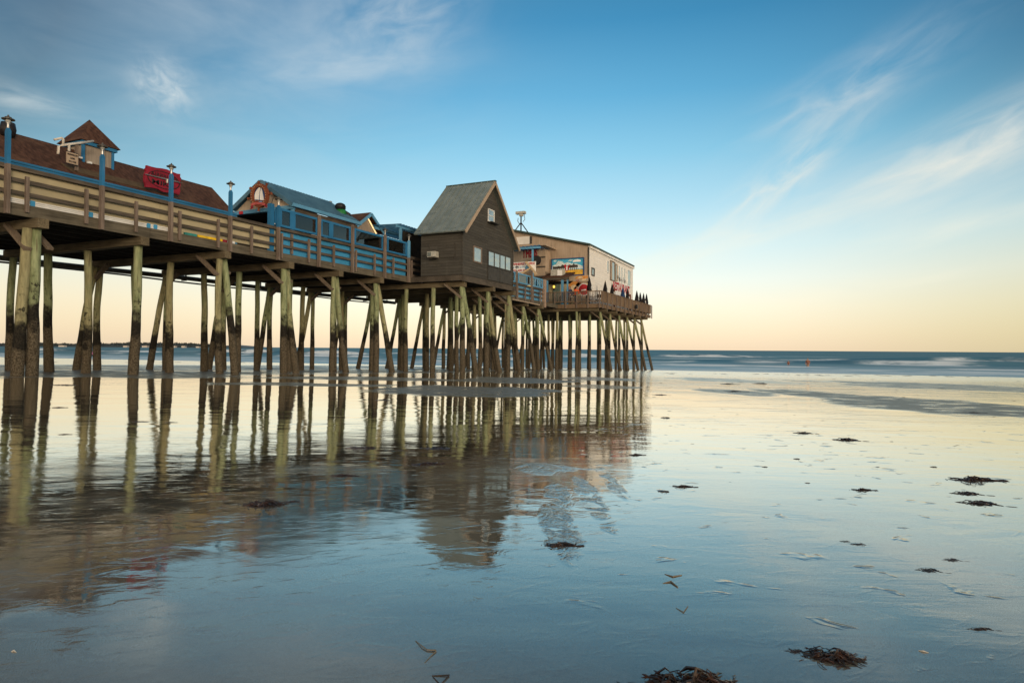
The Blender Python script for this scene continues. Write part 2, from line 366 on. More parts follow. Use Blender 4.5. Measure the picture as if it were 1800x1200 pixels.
def dup(o, loc, rz=0, sc=1.0, parent=None, label=None, group=None):
    def rec(q, par):
        c = q.copy(); COL.objects.link(c); c.parent = par
        for ch in [k for k in bpy.data.objects if k.parent == q and k.name in names]: rec(ch, c)
        return c
    names = set(k.name for k in bpy.data.objects)
    c = rec(o, parent); c.location = loc; c.rotation_euler = (0, 0, rz); c.scale = (sc,)*3 if not hasattr(sc, '__len__') else sc
    tag(c, label, None, group); return c
def text(body, origin, right, upv, height, m, parent, name='lettering', depth=0.012, width=None, bold=0.0):
    cu = bpy.data.curves.new('lettering', 'FONT'); cu.body = body; cu.size = 1.0; cu.extrude = 0.0; cu.offset = bold; cu.align_x = 'CENTER'; cu.align_y = 'CENTER'
    tmp = bpy.data.objects.new('lettering', cu); COL.objects.link(tmp); bpy.context.view_layer.update()
    me = bpy.data.meshes.new_from_object(tmp.evaluated_get(bpy.context.evaluated_depsgraph_get())); bpy.data.objects.remove(tmp)
    xs = [v.co.x for v in me.vertices]; wd = max(xs)-min(xs); right, upv = Vector(right).normalized(), Vector(upv).normalized()
    kx = (width/wd) if width else height/0.72; kz = height/0.72; nrm = right.cross(upv)
    b0 = Vector(parent['_base'])
    bm = bmesh.new(); bm.from_mesh(me)
    for v in bm.verts: v.co = Vector(origin)-b0+right*v.co.x*kx+upv*v.co.y*kz
    ex = bmesh.ops.extrude_face_region(bm, geom=bm.faces[:])
    for g in ex['geom']:
        if isinstance(g, bmesh.types.BMVert): g.co += nrm*depth
    bm.to_mesh(me); bm.free(); me.materials.clear(); me.materials.append(M[m])
    o = bpy.data.objects.new(name, me); COL.objects.link(o); o.parent = parent; return o
# ---------------------------------------------------------------- wet sand
def m_sand(t):
    p = pos(t); x, y, z = t.xyz(p)
    dep = t.add(t.mul(x, CT), t.mul(t.add(y, 20.0), ST)); lat = t.sub(t.mul(x, ST), t.mul(t.add(y, 20.0), CT))
    dl = t.comb(lat, dep)
    # drier sandbars standing clear of the water film
    wob1 = t.sub(t.noise(t.comb(t.mul(lat, 0.35), t.mul(dep, 0.22)), 1.0, 5, 0.6), 0.5)
    bars = None
    for (xl, xr, yt, yb, k) in ((640, 1010, 678, 697, .95), (380, 700, 672, 679, .9), (800, 1010, 664, 673, .9), (480, 800, 662, 668, .9), (-40, 420, 651, 664, 1.0), (1530, 1900, 696, 740, .95), (1500, 1850, 672, 688, .8),
                             (1235, 1340, 683, 696, .8), (1345, 1395, 684, 692, .6), (1180, 1330, 664, 671, .6), (1000, 1130, 676, 683, .5), (960, 1120, 663, 669, .6), (1290, 1420, 668, 675, .5)):
        a, b = atG((xl+xr)/2, yt), atG((xl+xr)/2, yb)
        d1 = (a.x*CT+(a.y+20)*ST); d0 = (b.x*CT+(b.y+20)*ST); dc = (2*d1*d0/(d1+d0)); la = (xl-900)/FPX*dc; lb = (xr-900)/FPX*dc
        ex = t.mul(t.sub(lat, (la+lb)/2), 2/(lb-la)); ey = t.mul(t.sub(t.m('DIVIDE', 1.0, dep), (1/d1+1/d0)/2), 2/(1/d0-1/d1))
        q = t.add(t.m('SQRT', t.add(t.mul(ex, ex), t.mul(ey, ey))), t.mul(wob1, 2.6))
        e = t.mul(t.smooth(q, 1.12, 0.85), k); bars = e if bars is None else t.m('MAXIMUM', bars, e)
    n2 = t.noise(t.comb(t.mul(x, 0.10), t.mul(y, 0.5)), 1.0, 5, 0.6, 0.3)
    edge = t.add(y, t.mul(t.sub(n2, 0.5), 9.0))
    under = t.mul(t.smooth(edge, -2.2, -0.4), t.smooth(edge, 26.0, 18.0)); under = t.mul(under, t.smooth(x, 66, 55))
    pud = t.smooth(t.noise(t.comb(t.mul(x, 0.16), t.mul(y, 0.9)), 1.0, 4, 0.6), 0.52, 0.60)
    under = t.mul(under, t.sub(1.0, t.mul(pud, 0.9)))
    dry = t.m('MAXIMUM', bars, under); spk = t.noise(t.comb(t.mul(lat, 1.3), t.mul(dep, 2.6)), 1.0, 5, 0.65); dry = t.mul(dry, t.smooth(spk, 0.62, 0.52, 0.35, 1.0))
    g1 = t.noise(p, 60.0, 3, 0.7); g2 = t.noise(p, 1.1, 5, 0.6); g3 = t.noise(p, 350.0, 2, 0.6)
    wet = t.mix(t.smooth(t.add(t.mul(g1, 0.35), t.mul(g2, 0.65)), 0.35, 0.65), (0.115, 0.100, 0.074), (0.175, 0.153, 0.114))
    wet = t.mix(t.smooth(g3, 0.35, 0.75, 0, 0.6), wet, (0.23, 0.20, 0.155))
    dryc = t.mix(t.smooth(g1, 0.3, 0.7), (0.105, 0.086, 0.062), (0.18, 0.15, 0.11))
    col = t.mix(dry, wet, dryc)
    # the film: gentle swells, current wrinkles, and a churned patch
    n_a = t.noise(t.comb(t.mul(lat, 0.8), t.mul(dep, 1.5)), 1.0, 3, 0.5, 0.4)
    n_b = t.noise(t.comb(t.mul(lat, 2.2), t.mul(dep, 5.5)), 1.0, 4, 0.55, 0.6)
    n_c = t.noise(t.comb(t.mul(lat, 9.0), t.mul(dep, 18.0)), 1.0, 3, 0.6, 0.3)
    wave = t.noise(t.comb(t.mul(lat, 0.5), t.mul(dep, 0.6)), 1.0, 3)
    act = t.smooth(wave, 0.35, 0.65, 0.25, 1.3)
    n_e = t.noise(t.comb(t.mul(lat, 1.1), t.mul(dep, 8.0)), 1.0, 4, 0.6, 0.5)
    h = t.add(t.add(t.mul(n_a, 0.0065), t.mul(t.mul(t.mul(n_e, act), t.smooth(dep, 1.8, 8.0, 0.0004, 0.0010)), t.smooth(t.sub(lat, t.mul(dep, 0.17)), -0.3, 0.9, 0.8, 3.4))), t.mul(t.mul(n_b, act), t.smooth(dep, 2.5, 10.0, 0.00025, 0.0011))); h = t.add(h, t.mul(t.mul(n_c, act), t.smooth(dep, 2.0, 8.0, 0.00002, 0.00014)))
    farw = t.smooth(dep, 14.0, 45.0); h = t.mul(h, t.add(1.0, t.mul(farw, 3.0)))
    nearb = t.smooth(dep, 9.0, 2.5)                      # firm sand with small ridges close by
    n_d = t.noise(t.comb(t.mul(t.add(lat, t.mul(dep, 0.6)), 7.0), t.mul(t.sub(dep, t.mul(lat, 0.4)), 16.0)), 1.0, 4, 0.55, 1.0)
    ridge = t.smooth(n_d, 0.48, 0.86)
    h = t.add(h, t.mul(t.mul(ridge, nearb), 0.00045))
    sw = None
    for (pxc, pyc, wx, wy) in ((985, 920, 34, 46), (1040, 875, 22, 40), (1075, 845, 14, 26), (960, 822, 55, 10), (985, 870, 26, 24)):
        c = atG(pxc, pyc); dc = c.x*CT+(c.y+20)*ST; lc = c.x*ST-(c.y+20)*CT
        rx = wx/FPX*dc; c2 = atG(pxc, pyc-wy); ry = abs((c2.x*CT+(c2.y+20)*ST)-dc)
        e1 = t.mul(t.sub(lat, lc), 1/rx); e2 = t.mul(t.sub(dep, dc), 1/ry)
        e = t.smooth(t.add(t.add(t.mul(e1, e1), t.mul(e2, e2)), t.mul(t.sub(n_b, 0.5), 2.2)), 1.2, 0.45); sw = e if sw is None else t.m('MAXIMUM', sw, e)
    swn = t.noise(t.comb(t.mul(lat, 30.0), t.mul(dep, 14.0)), 1.0, 3, 0.6, 1.5)
    sw = t.mul(sw, t.smooth(t.noise(t.comb(t.mul(lat, 5.0), t.mul(dep, 3.0)), 1.0, 4, 0.6, 2.5), 0.42, 0.56))
    h = t.add(h, t.mul(t.mul(sw, swn), 0.004))
    h = t.add(h, t.mul(t.mul(dry, t.noise(t.comb(t.mul(lat, 5.0), t.mul(dep, 14.0)), 1.0, 3)), 0.012))
    n_l = t.noise(t.comb(t.mul(lat, 5.0), t.mul(dep, 7.0)), 1.0, 3, 0.55, 0.5); h = t.add(h, t.mul(t.mul(t.smooth(n_l, 0.63, 0.74), t.smooth(dep, 9.0, 5.0)), t.smooth(t.sub(lat, t.mul(dep, 0.12)), -0.3, 0.5, 0.0002, 0.0028)))
    n_s = t.noise(t.comb(t.mul(t.add(lat, t.mul(dep, 0.35)), 1.7), t.mul(dep, 3.2)), 1.0, 3, 0.5, 0.8); h = t.add(h, t.mul(t.mul(n_s, nearb), 0.0022))
    h = t.add(h, t.mul(g1, 0.00008))
    bn = t.new('ShaderNodeBump'); bn.inputs['Distance'].default_value = 1.0; bn.inputs['Strength'].default_value = 1.0; t.l.new(h, bn.inputs['Height'])
    df_ = t.new('ShaderNodeBsdfDiffuse'); t.l.new(col, df_.inputs[0]); t.l.new(bn.outputs[0], df_.inputs['Normal'])
    gl = t.new('ShaderNodeBsdfGlossy'); t.l.new(bn.outputs[0], gl.inputs['Normal']); gl.inputs[0].default_value = (0.98, 0.97, 0.92, 1)
    t.put(gl.inputs['Roughness'], t.add(t.add(t.mul(dry, 0.30), t.add(0.015, t.mul(farw, 0.13))), t.mul(t.smooth(g2, 0.4, 0.7), t.mul(nearb, 0.13))))
    lw = t.new('ShaderNodeLayerWeight'); lw.inputs[0].default_value = 0.5
    fr = t.ramp(lw.outputs['Facing'], [(0, (.05,)*3), (0.45, (.115,)*3), (0.55, (.19,)*3), (0.65, (.36,)*3), (0.8, (.69,)*3), (0.9, (.88,)*3), (1, (.97,)*3)])
    fac = t.mul(fr, t.sub(1.0, t.mul(dry, 0.78))); fac = t.mul(fac, t.sub(1.0, t.mul(sw, 0.2))); g4 = t.noise(p, 420.0, 3, 0.75); fac = t.mul(fac, t.sub(1.0, t.mul(t.mul(t.smooth(g4, 0.40, 0.64), t.smooth(dep, 4.2, 1.2)), 0.40)))
    ms = t.new('ShaderNodeMixShader'); t.l.new(fac, ms.inputs[0]); t.l.new(df_.outputs[0], ms.inputs[1]); t.l.new(gl.outputs[0], ms.inputs[2]); return ms.outputs[0]
mat('wet_sand', m_sand)
b = MB(); xs = [-60, -10, -3, 0, 3, 8, 20, 40, 60, 80, 110, 160]; ys = [-500, -150, -60, -30, -22, -18, -10, 0, 15, 50, 150, 500]
for x_ in xs:
    for y_ in ys: b.v.append(Vector((x_, y_, gz(x_))))
for i in range(len(xs)-1):
    for j in range(len(ys)-1): b.face([i*len(ys)+j, (i+1)*len(ys)+j, (i+1)*len(ys)+j+1, i*len(ys)+j+1])
tag(b.build('wet_sand_beach', 'wet_sand'), kind='structure')

# ---------------------------------------------------------------- sea
def nz(x, y, s=0.0): return mnoise.noise(Vector((x, y, s)))
def geo(a, b_, n): return [a*(b_/a)**(k/n) for k in range(1, n+1)]
X0 = 66.0
gx = [X0+0.8*k for k in range(int((250-X0)/0.8))]; gx += geo(gx[-1], 12000, 42)
gy = [-200+1.6*k for k in range(266)]; gy = [-200-q for q in geo(20, 12000, 18)][::-1]+gy+[gy[-1]+q for q in geo(20, 12000, 18)]
CREST = [(178, 9, 1.55, 4.4, 0.012, 3.0), (130, 8, 0.75, 3.4, 0.018, 11.0), (224, 12, 0.95, 5.0, 0.010, 21.0), (101, 5, 0.2, 2.2, 0.02, 33.0), (290, 14, 0.5, 7.0, 0.007, 44.0), (85, 3, 0.08, 1.3, 0.03, 52.0)]
me = bpy.data.meshes.new('sea'); vs = []; foam = []
for x_ in gx:
    for y_ in gy:
        h = 0; fo = 0
        if x_ < 400 and abs(y_) < 320:
            for (cx, am, A, wd, fq, sd_) in CREST:
                c = cx+am*nz(y_*fq, 0, sd_)*2; a = max(0.0, nz(y_*fq*2.6, 3.3, sd_)*1.3+0.5); q = (x_-c)/wd
                prof = math.exp(-q*q) if q > 0 else math.exp(-(q*1.7)**2)
                h += A*min(a, 1)*prof
                brk = max(0.0, min(1, nz(y_*fq*3.6+5, 7.1, sd_)*3.0+0.45))
                fo = max(fo, brk*math.exp(-((q+0.8)/0.75)**2) if q < 0.3 else 0)
                if q < -0.5: fo = max(fo, 0.36*brk*math.exp(-((q+2.6)/2.4)**2))
            sh = max(0, min(1, (118-x_)/40)); fo = max(fo, sh*(0.45+0.9*nz(x_*0.13, y_*0.03, 9)))
            if x_ < 92: h *= max(0.2, (x_-66)/26)
        vs.append((x_, y_, SEA+h)); foam.append(max(0, min(1, fo)))
ny = len(gy); fs = [(i*ny+j, (i+1)*ny+j, (i+1)*ny+j+1, i*ny+j+1) for i in range(len(gx)-1) for j in range(ny-1)]
me.from_pydata(vs, [], fs); at = me.attributes.new('foam', 'FLOAT', 'POINT'); at.data.foreach_set('value', foam)
for p_ in me.polygons: p_.use_smooth = True
def m_sea(t):
    p = pos(t); x, y, z = t.xyz(p)
    fo = t.new('ShaderNodeAttribute', attribute_name='foam').outputs['Fac']
    n1 = t.noise(t.comb(t.mul(x, 0.32), t.mul(y, 0.11)), 1.0, 7, 0.68, 0.6); n2 = t.noise(t.comb(t.mul(x, 0.07), t.mul(y, 0.03)), 1.0, 6, 0.65)
    f = t.mul(fo, t.smooth(n1, 0.30, 0.62)); f = t.smooth(f, 0.02, 0.55)
    deep = t.mix(t.smooth(n2, 0.35, 0.65), (0.018, 0.075, 0.102), (0.07, 0.18, 0.22))
    shal = t.mix(t.smooth(x, 72, 140), (0.30, 0.42, 0.48), deep)
    col = t.mix(t.mul(f, 0.95), shal, (0.86, 0.87, 0.86))
    df_ = t.new('ShaderNodeBsdfDiffuse'); t.l.new(col, df_.inputs[0])
    h = t.add(t.mul(t.noise(t.comb(t.mul(x, 0.9), t.mul(y, 0.3)), 1.0, 4), 0.35), t.mul(t.noise(t.comb(t.mul(x, 0.15), t.mul(y, 0.04)), 1.0, 3), 1.2))
    bn = t.new('ShaderNodeBump'); bn.inputs['Distance'].default_value = 1.0; bn.inputs['Strength'].default_value = 0.8; t.l.new(h, bn.inputs['Height'])
    gl = t.new('ShaderNodeBsdfGlossy'); t.l.new(bn.outputs[0], gl.inputs['Normal']); gl.inputs['Roughness'].default_value = 0.35; gl.inputs[0].default_value = (0.60, 0.74, 0.76, 1)
    ms = t.new('ShaderNodeMixShader'); t.l.new(t.mul(t.sub(1.0, t.mul(f, 0.8)), t.smooth(x, 70, 110, 0.42, 0.24)), ms.inputs[0])
    t.l.new(df_.outputs[0], ms.inputs[1]); t.l.new(gl.outputs[0], ms.inputs[2]); return ms.outputs[0]
me.materials.append(mat('sea_water', m_sea)); o = bpy.data.objects.new('sea', me); COL.objects.link(o); tag(o, kind='structure')

# ---------------------------------------------------------------- headland across the bay
def headland(pts, F, depth, m, name):
    b = MB(); n = len(pts)
    top = []; base = []
    for (px, py) in pts:
        dx, dy, e = ray(px, py); P = Vector((dx*F, CAMY+dy*F, max(e*F, SEA-0.5))); top.append(P)
        base.append(Vector((dx*(F-60), CAMY+dy*(F-60), SEA-1)))
    bk = [Vector((q.x+FWD.x*depth, q.y+FWD.y*depth, SEA-1)) for q in top]
    for row in (base, top, bk): b.v += row
    for i in range(n-1):
        b.face([i, i+1, n+i+1, n+i]); b.face([n+i, n+i+1, 2*n+i+1, 2*n+i])
    return tag(b.build(name, m), kind='structure')
F1, F2 = 1500.0, 2600.0
prof = [(-260, 604), (-120, 604.2), (-30, 604.5), (40, 604.5), (120, 605), (175, 604.5), (235, 603.6), (265, 603), (300, 603.4), (350, 605.0), (372, 606.0), (386, 608.5), (392, 611)]
headland(prof, F1, 300, 'far_land', 'headland')
headland([(370, 611), (392, 607.5), (412, 606.2), (425, 606.4), (440, 608.2), (452, 611.5)], F2, 300, 'far_hazy', 'headland')  # farther land, distance haze put into its bluer colour
b = MB(); rw = random.Random(3)
for k in range(2600):
    px = rw.uniform(-60, 388); i = max(j for j in range(len(prof)-1) if prof[j][0] <= px); a, c = prof[i], prof[i+1]
    py = a[1]+(c[1]-a[1])*(px-a[0])/(c[0]-a[0])
    dx, dy, e = ray(px, py); Fk = F1+rw.uniform(-45, 40); z0 = SEA+(e*F1-SEA)*rw.uniform(0.35, 1.0)
    P = Vector((dx*Fk, CAMY+dy*Fk, z0)); s_ = rw.uniform(1.0, 2.3)*(1+0.6*nz(px*0.05, 0, 2))
    for q in range(4):
        a_ = rw.uniform(0, 6.28); rr = RGT*math.cos(a_)*s_*rw.uniform(.6, 1.2)+FWD*math.sin(a_)*s_; c0 = P+rr*0.4+Vector((0, 0, rw.uniform(0, s_*0.5))); o_ = len(b.v)
        b.v += [c0-rr*0.6, c0+rr*0.6, c0+Vector((rw.uniform(-.5, .5), rw.uniform(-.5, .5), s_*rw.uniform(.9, 1.9)))]; b.face([o_, o_+1, o_+2])
tag(b.build('far_wood', 'far_tree'), 'dark low woods along the far headland', 'woods', kind='stuff')
lab = ['long pale house on the far headland, leftmost of the houses there', 'small pale house among the far trees left of the tallest rise', 'wide pale house below the tallest rise of the far headland', 'pale house with grey roof on the far headland just right of the tallest rise', 'small house by the water near the end of the far headland', 'two-part pale house on the far headland between two leaning piles', 'low house at the right end of the far headland']
for i, (px, wd, hh) in enumerate([(108, 14, 4.5), (220, 9, 4.5), (254, 12, 5), (268, 9, 6), (305, 8, 5), (322, 8, 5), (347, 7, 4)]):
    dx, dy, e = ray(px, 608); Fh = F1-62; c = Vector((dx*Fh, CAMY+dy*Fh, SEA))
    t_ = thing('house', lab[i], 'house', c); b = MB(); a = c-RGT*wd/2; z0, z1 = SEA-1, SEA+hh*0.75
    q = [a, a+RGT*wd, a+RGT*wd+FWD*8, a+FWD*8]; b.hexa([(p.x, p.y, z0) for p in q]+[(p.x, p.y, z1) for p in q]); b.build('wall', 'far_wall', t_)
    b = MB(); m0, m1 = (q[0]+q[3])/2, (q[1]+q[2])/2; zt = z1+hh*0.5
    e_ = [(p.x, p.y, z1+.02) for p in q]; b.v = [Vector(v) for v in e_]+[Vector((m0.x, m0.y, zt)), Vector((m1.x, m1.y, zt))]
    for fc in ((0, 1, 5, 4), (2, 3, 4, 5), (0, 4, 3), (1, 2, 5), (3, 2, 1, 0)): b.face(list(fc))
    b.build('roof', 'far_land', t_)

# ---------------------------------------------------------------- pile bents
ZC0, ZC1 = 3.36, 3.63           # cap beams under the deck
DECK = 3.96
pr = random.Random(11)
def pile(parent, top, foot, r0=0.14, name='pile'):
    top, foot = Vector(top), Vector(foot); foot.z = gz(foot.x, foot.y)-0.35
    n = 22; pts = []; rad = []; bow = Vector((pr.uniform(-.07, .07), pr.uniform(-.07, .07), 0)); sd_ = pr.uniform(0, 99)
    for k in range(n+1):
        f_ = k/n; p = foot.lerp(top, f_)+bow*math.sin(math.pi*f_)
        p += Vector((nz(f_*4, sd_, 1), nz(f_*4, sd_, 2), 0))*0.025
        enc = 1.0+0.09*max(0, min(1, (0.35-p.z)/0.5))+0.05*max(0, min(1, (1.0-p.z)/0.5))
        pts.append(p); rad.append(r0*(1.06-0.10*f_)*enc*(1+0.04*nz(f_*9, sd_, 3)))
    b = MB(); b.tube(pts, rad, 12)
    for i, v in enumerate(b.v[:-0 or None]):
        kk = i//12; p = pts[kk]; am = 0.08 if p.z < 0.3 else (0.04 if p.z < 1.0 else 0.012)
        dv = v-p; b.v[i] = p+dv*(1+am*nz(v.x*9+sd_, v.y*9, v.z*7))
    return b.build(name, 'pile_wood', parent, smooth=True)
def bent(u, label, ys, y0, y1, front=None, back=None, brace=True, z0=ZC0, z1=ZC1, fr_off=0.0, r0=0.128):
    """ys: upright piles; front/back: batter of the outer raking pile (metres outward)"""
    t_ = thing('pier_bent', label, 'pier bent', (u, y0, gz(u)), 'timber pile bents carrying the pier')
    b = MB(); b.box(u-0.15, u+0.15, y0-0.42+fr_off, y1+0.35, z0, z1); b.build('cap_beam', 'timber_across', t_)
    for k, y_ in enumerate(ys):
        jx, jy = pr.uniform(-.06, .06), pr.uniform(-.07, .07)
        pile(t_, (u+pr.uniform(-.05, .05), y_, z0+0.01), (u+jx, y_+jy, 0), r0*pr.uniform(.92, 1.08))
    if front is not None:
        pile(t_, (u+0.27, y0+0.12, z0+0.02), (u+0.34+pr.uniform(-.1, .1), y0-front, 0), r0)
    if back is not None:
        pile(t_, (u-0.25, y1-0.1, z0+0.02), (u-0.3+pr.uniform(-.1, .1), y1+back, 0), r0)
    if brace:
        b = MB(); b.beam((u-0.21, y0+0.95, z1-0.12), (u-0.21, y0-0.08, z0-0.62), 0.09, 0.2, (1, 0, 0)); b.build('knee_brace', 'brace_wood', t_)
        b = MB(); b.beam((u+0.46, y0+0.85, z1-0.2), (u+0.46, y0+0.05, z0-0.5), 0.08, 0.18, (1, 0, 0)); b.build('knee_brace', 'brace_wood', t_)
        b = MB(); b.beam((u-0.21, y1-0.9, z1-0.2), (u-0.21, y1+0.1, z0-0.6), 0.09, 0.2, (1, 0, 0)); b.build('knee_brace', 'brace_wood', t_)
    return t_
L = 'timber pile bent '
q = bent(10.9, L+'nearest the camera at the left edge, with two thick front piles', [0.2, 3.0, 5.2, 7.5], 0.2, 7.5, back=.6, r0=0.138)
pile(q, (xY(46, .25), 0.25, ZC0), (xY(31, .3), 0.3, 0), 0.138)
bent(14.1, L+'with one lone upright front pile below the marshmallow sign and second lamp', [0.35, 3.0, 5.2, 7.5], 0.35, 7.5, brace=False)
bent(17.4, L+'with a splayed front pair, right of the lone upright front pile', [0.3, 3.0, 5.2, 7.5], 0.3, 7.5, front=.55, back=.9)
bent(20.7, L+'with a splayed front pair below the left end of the blue panels', [0.3, 3.0, 5.2, 7.5], 0.3, 7.5, front=.5, back=.9)
bent(23.9, L+'with a splayed front pair below the middle of the blue panels', [0.3, 3.0, 5.2, 7.5], 0.3, 7.5, front=.45, back=.9)
bent(27.1, L+'with splayed front pair below the last blue panels before the house', [0.3, 3.0, 5.2, 7.5], 0.3, 7.5, front=.95, back=.9)
bent(30.4, L+'under the shoreward corner of the grey house', [-3.0, -1.2, 0.6, 3.0, 5.2, 7.5], -3.0, 7.5, front=.75, back=1.0, fr_off=0.22)
bent(33.5, L+'below the middle of the gable wall of the grey house', [-3.0, -0.9, 1.2, 3.0, 5.2, 7.5], -3.0, 7.5, front=.7, back=1.0)
bent(36.4, L+'below the seaward corner of the grey house', [-3.0, -0.9, 1.2, 3.0, 5.2, 7.5], -3.0, 7.5, front=.7, back=1.0)
bent(39.7, L+'just seaward of the grey house', [0.3, 3.0, 5.2, 7.5], 0.3, 7.5, front=.8, back=1.0)
bent(43.0, L+'below the left half of the far blue panels beyond the grey house', [0.3, 3.0, 5.2, 7.5], 0.3, 7.5, front=.8, back=1.0)
bent(46.2, L+'below the right half of the far blue panels beyond the grey house', [0.3, 3.0, 5.2, 7.5], 0.3, 7.5, front=.9, back=1.0)
bent(49.4, L+'below the stone pier at the end of the far blue panels', [0.3, 3.0, 5.2, 7.5], 0.3, 7.5, front=1.2, back=1.0)
plab = ['under the shoreward corner of the end platform', 'second from the shoreward corner of the end platform', 'under the end platform below the umbrella left of the letters', 'under the end platform below the red restaurant letters', 'second from the seaward end of the end platform', 'outermost, at the seaward end of the platform']
for i, u in enumerate((55.2, 58.4, 61.6, 64.7, 67.9, 71.1)):
    bent(u, L+plab[i], [-3.3, -1.3, 0.8, 2.9, 5.0, 7.2, 9.4], -3.3, 9.4, front=1.0+0.05*i if i != 2 else 0.9, back=1.0, fr_off=-0.25, r0=0.122)
bent(53.6, L+'under the shoreward railing of the end platform, piles evenly upright', [-1.6, 0.2, 2.2, 4.4, 6.6, 8.8], -1.6, 8.8, brace=False, fr_off=-1.6, r0=0.118)

# ---------------------------------------------------------------- pier deck
t_ = thing('pier_deck', 'long weathered timber deck of the pier with a grey plank fascia', 'pier deck', (4, 0, DECK))
b = MB(); b.box(4, 53.2, 0.065, 7.9, 3.902, DECK); b.build('deck_board', 'shaded_wood', t_)
for k, (a, c) in enumerate(((4, 8.9), (8.9, 14.3), (14.3, 19.4), (19.4, 25.2), (25.2, 29.9))):
    b = MB(); b.box(a+0.006, c-0.006, -0.03+0.004*(k % 2), 0.06, 3.63+0.004*k, DECK+0.006*(k % 3)); b.build('fascia_board', 'fascia_wood', t_)
b = MB(); b.box(37.2, 53.1, -0.03, 0.06, 3.64, DECK); b.build('fascia_board', 'fascia_wood', t_)
for k, y_ in enumerate([0.5, 1.4, 2.3, 3.2, 4.1, 5.0, 5.9, 6.8, 7.7]):
    b = MB(); b.box(4, 53.1, y_-0.06, y_+0.06, 3.636, 3.9); b.build('joist', 'shaded_wood', t_)
b = MB(); b.box(4, 53.1, 7.9, 7.97, 3.66, DECK); b.build('fascia_board', 'fascia_wood', t_)
# service pipe on hangers along the far side
t_ = thing('service_pipe', 'long dark service pipe hung below the far edge of the pier', 'pipe', (4, 8.1, 3.42))
b = MB(); b.tube([(4+3*k, 8.15, 3.40+0.03*math.sin(k*1.3)) for k in range(13)], 0.11, 10); b.build('pipe', 'dark_metal', t_, smooth=True)
b = MB(); b.tube([(4+3*k, 8.3, 3.24+0.03*math.sin(k*1.7)) for k in range(12)], 0.04, 8); b.build('pipe', 'dark_metal', t_, smooth=True)
for k in range(14):
    b = MB(); x_ = 10+2.4*k; b.box(x_-0.05, x_+0.05, 8.0, 8.3, 3.28, 3.33); b.box(x_-0.03, x_+0.03, 8.0, 8.04, 3.33, 3.95); b.build('hanger', 'dark_metal', t_)

# ---------------------------------------------------------------- main railing
t_ = thing('pier_railing', 'grey timber railing along the pier backed by cream then blue panels', 'railing', (4, 0, DECK))
XB = xY(483, 0.15); XE = xY(716, 0)
for k, (a, c) in enumerate(((4, 9.2), (9.2, 14.1), (14.1, 18.9), (18.9, 24.1), (24.1, XE))):
    b = MB(); b.box(a+.005, c-.005, -0.06, 0.10, 4.90-0.003*(k % 2), 5.01); b.build('top_rail', 'timber_along', t_)
    for z_ in (4.56, 4.21):
        b = MB(); b.box(a+.006, c-.006, -0.045-0.003*(k % 2), 0.0, z_, z_+0.11); b.build('rail', 'timber_along', t_)
shorts = [43, 148, 236, 313, 381, 440, 493, 541, 585, 624, 657, 690]
for px in shorts:
    x_ = xY(px, -0.08); b = MB(); b.box(x_-0.045, x_+0.045, -0.13, -0.055, 3.74+pr.uniform(-.05, .03), 4.76+pr.uniform(-.02, .03)); b.build('post', 'timber_upright', t_)
x_ = xY(511, 0.05); b = MB(); b.box(x_-0.05, x_+0.05, 0.005, 0.085, 4.0, 4.86); b.build('post', 'timber_upright', t_)
xx = 5.0
while xx < XB-0.2:
    c = min(xx+2.44, XB-0.02); b = MB(); b.box(xx+.008, c-.008, 0.12, 0.14, 4.07, 4.95); b.build('panel', 'cream_panel', t_); xx += 2.44
xx = XB
while xx < XE-0.3:
    c = min(xx+2.44, XE-0.05); b = MB(); b.box(xx+.006, c-.006, 0.12, 0.14, 3.97, 5.03); b.build('panel', 'blue_panel', t_)['label'] = 'blue painted panel'; xx += 2.44
# lamp posts and tall blue posts
def lamp_post(px, label, ztop=5.96, blue0=4.98, lamp=True, r=0.05, rtop=None):
    x_ = xY(px, -0.12); q = thing('lamp_post' if lamp else 'tall_post', label, 'lamp post' if lamp else 'post', (x_, -0.12, 3.62), 'lamp posts along the pier railing' if lamp else None)
    b = MB(); b.box(x_-r, x_+r, -0.20, -0.062, 3.62, blue0); b.build('lower_post', 'timber_upright', q)
    b = MB(); b.box(x_-r+.004, x_+r-.004, -0.196, -0.066, blue0, ztop-.08); b.hexa([(x_-r+.004, -.196, ztop-.08), (x_+r-.004, -.196, ztop-.08), (x_+r-.004, -.066, ztop-.08), (x_-r+.004, -.066, ztop-.08), (x_-.03, -.16, ztop), (x_+.03, -.16, ztop), (x_+.03, -.1, ztop), (x_-.03, -.1, ztop)]); b.build('upper_post', 'blue_paint' if lamp and rtop is None else (rtop or 'timber_upright'), q)
    if lamp:
        cz = Vector((x_, -0.13, ztop))
        b = MB(); b.lathe(cz, [(.032, -.02), (.032, .10), (.045, .11), (.045, .125)]); st = b.build('lamp_base', 'steel', q, smooth=False)
        b = MB(); b.lathe(cz, [(.04, .126), (.062, .19), (.058, .225)]); b.build('lamp_glass', 'lamp_glass', q)
        b = MB(); b.lathe(cz, [(.02, .226), (.155, .228), (.155, .25), (.06, .265), (.085, .275), (.08, .30), (.035, .315), (.022, .33), (.022, .355), (.008, .365)]); b.build('lamp_cap', 'dark_metal', q)
        for s_ in (-1, 1):
            b = MB(); b.tube([cz+Vector((s_*.035, 0, .11)), cz+Vector((s_*.085, 0, .17)), cz+Vector((s_*.08, 0, .23))], .006, 5); b.build('lamp_arm', 'dark_metal', q)
lamp_post(8, 'blue lamp post on the pier railing at the left edge of the photo')
lamp_post(175, 'blue lamp post on the pier railing in front of the roof cupola')
lamp_post(297, 'blue lamp post on the pier railing in front of the red sign')
lamp_post(402, 'blue lamp post on the pier railing standing clear between the red sign and ship wheel')
lamp_post(487, 'lamp post at the corner where cream panels meet the blue windscreen', ztop=5.9)
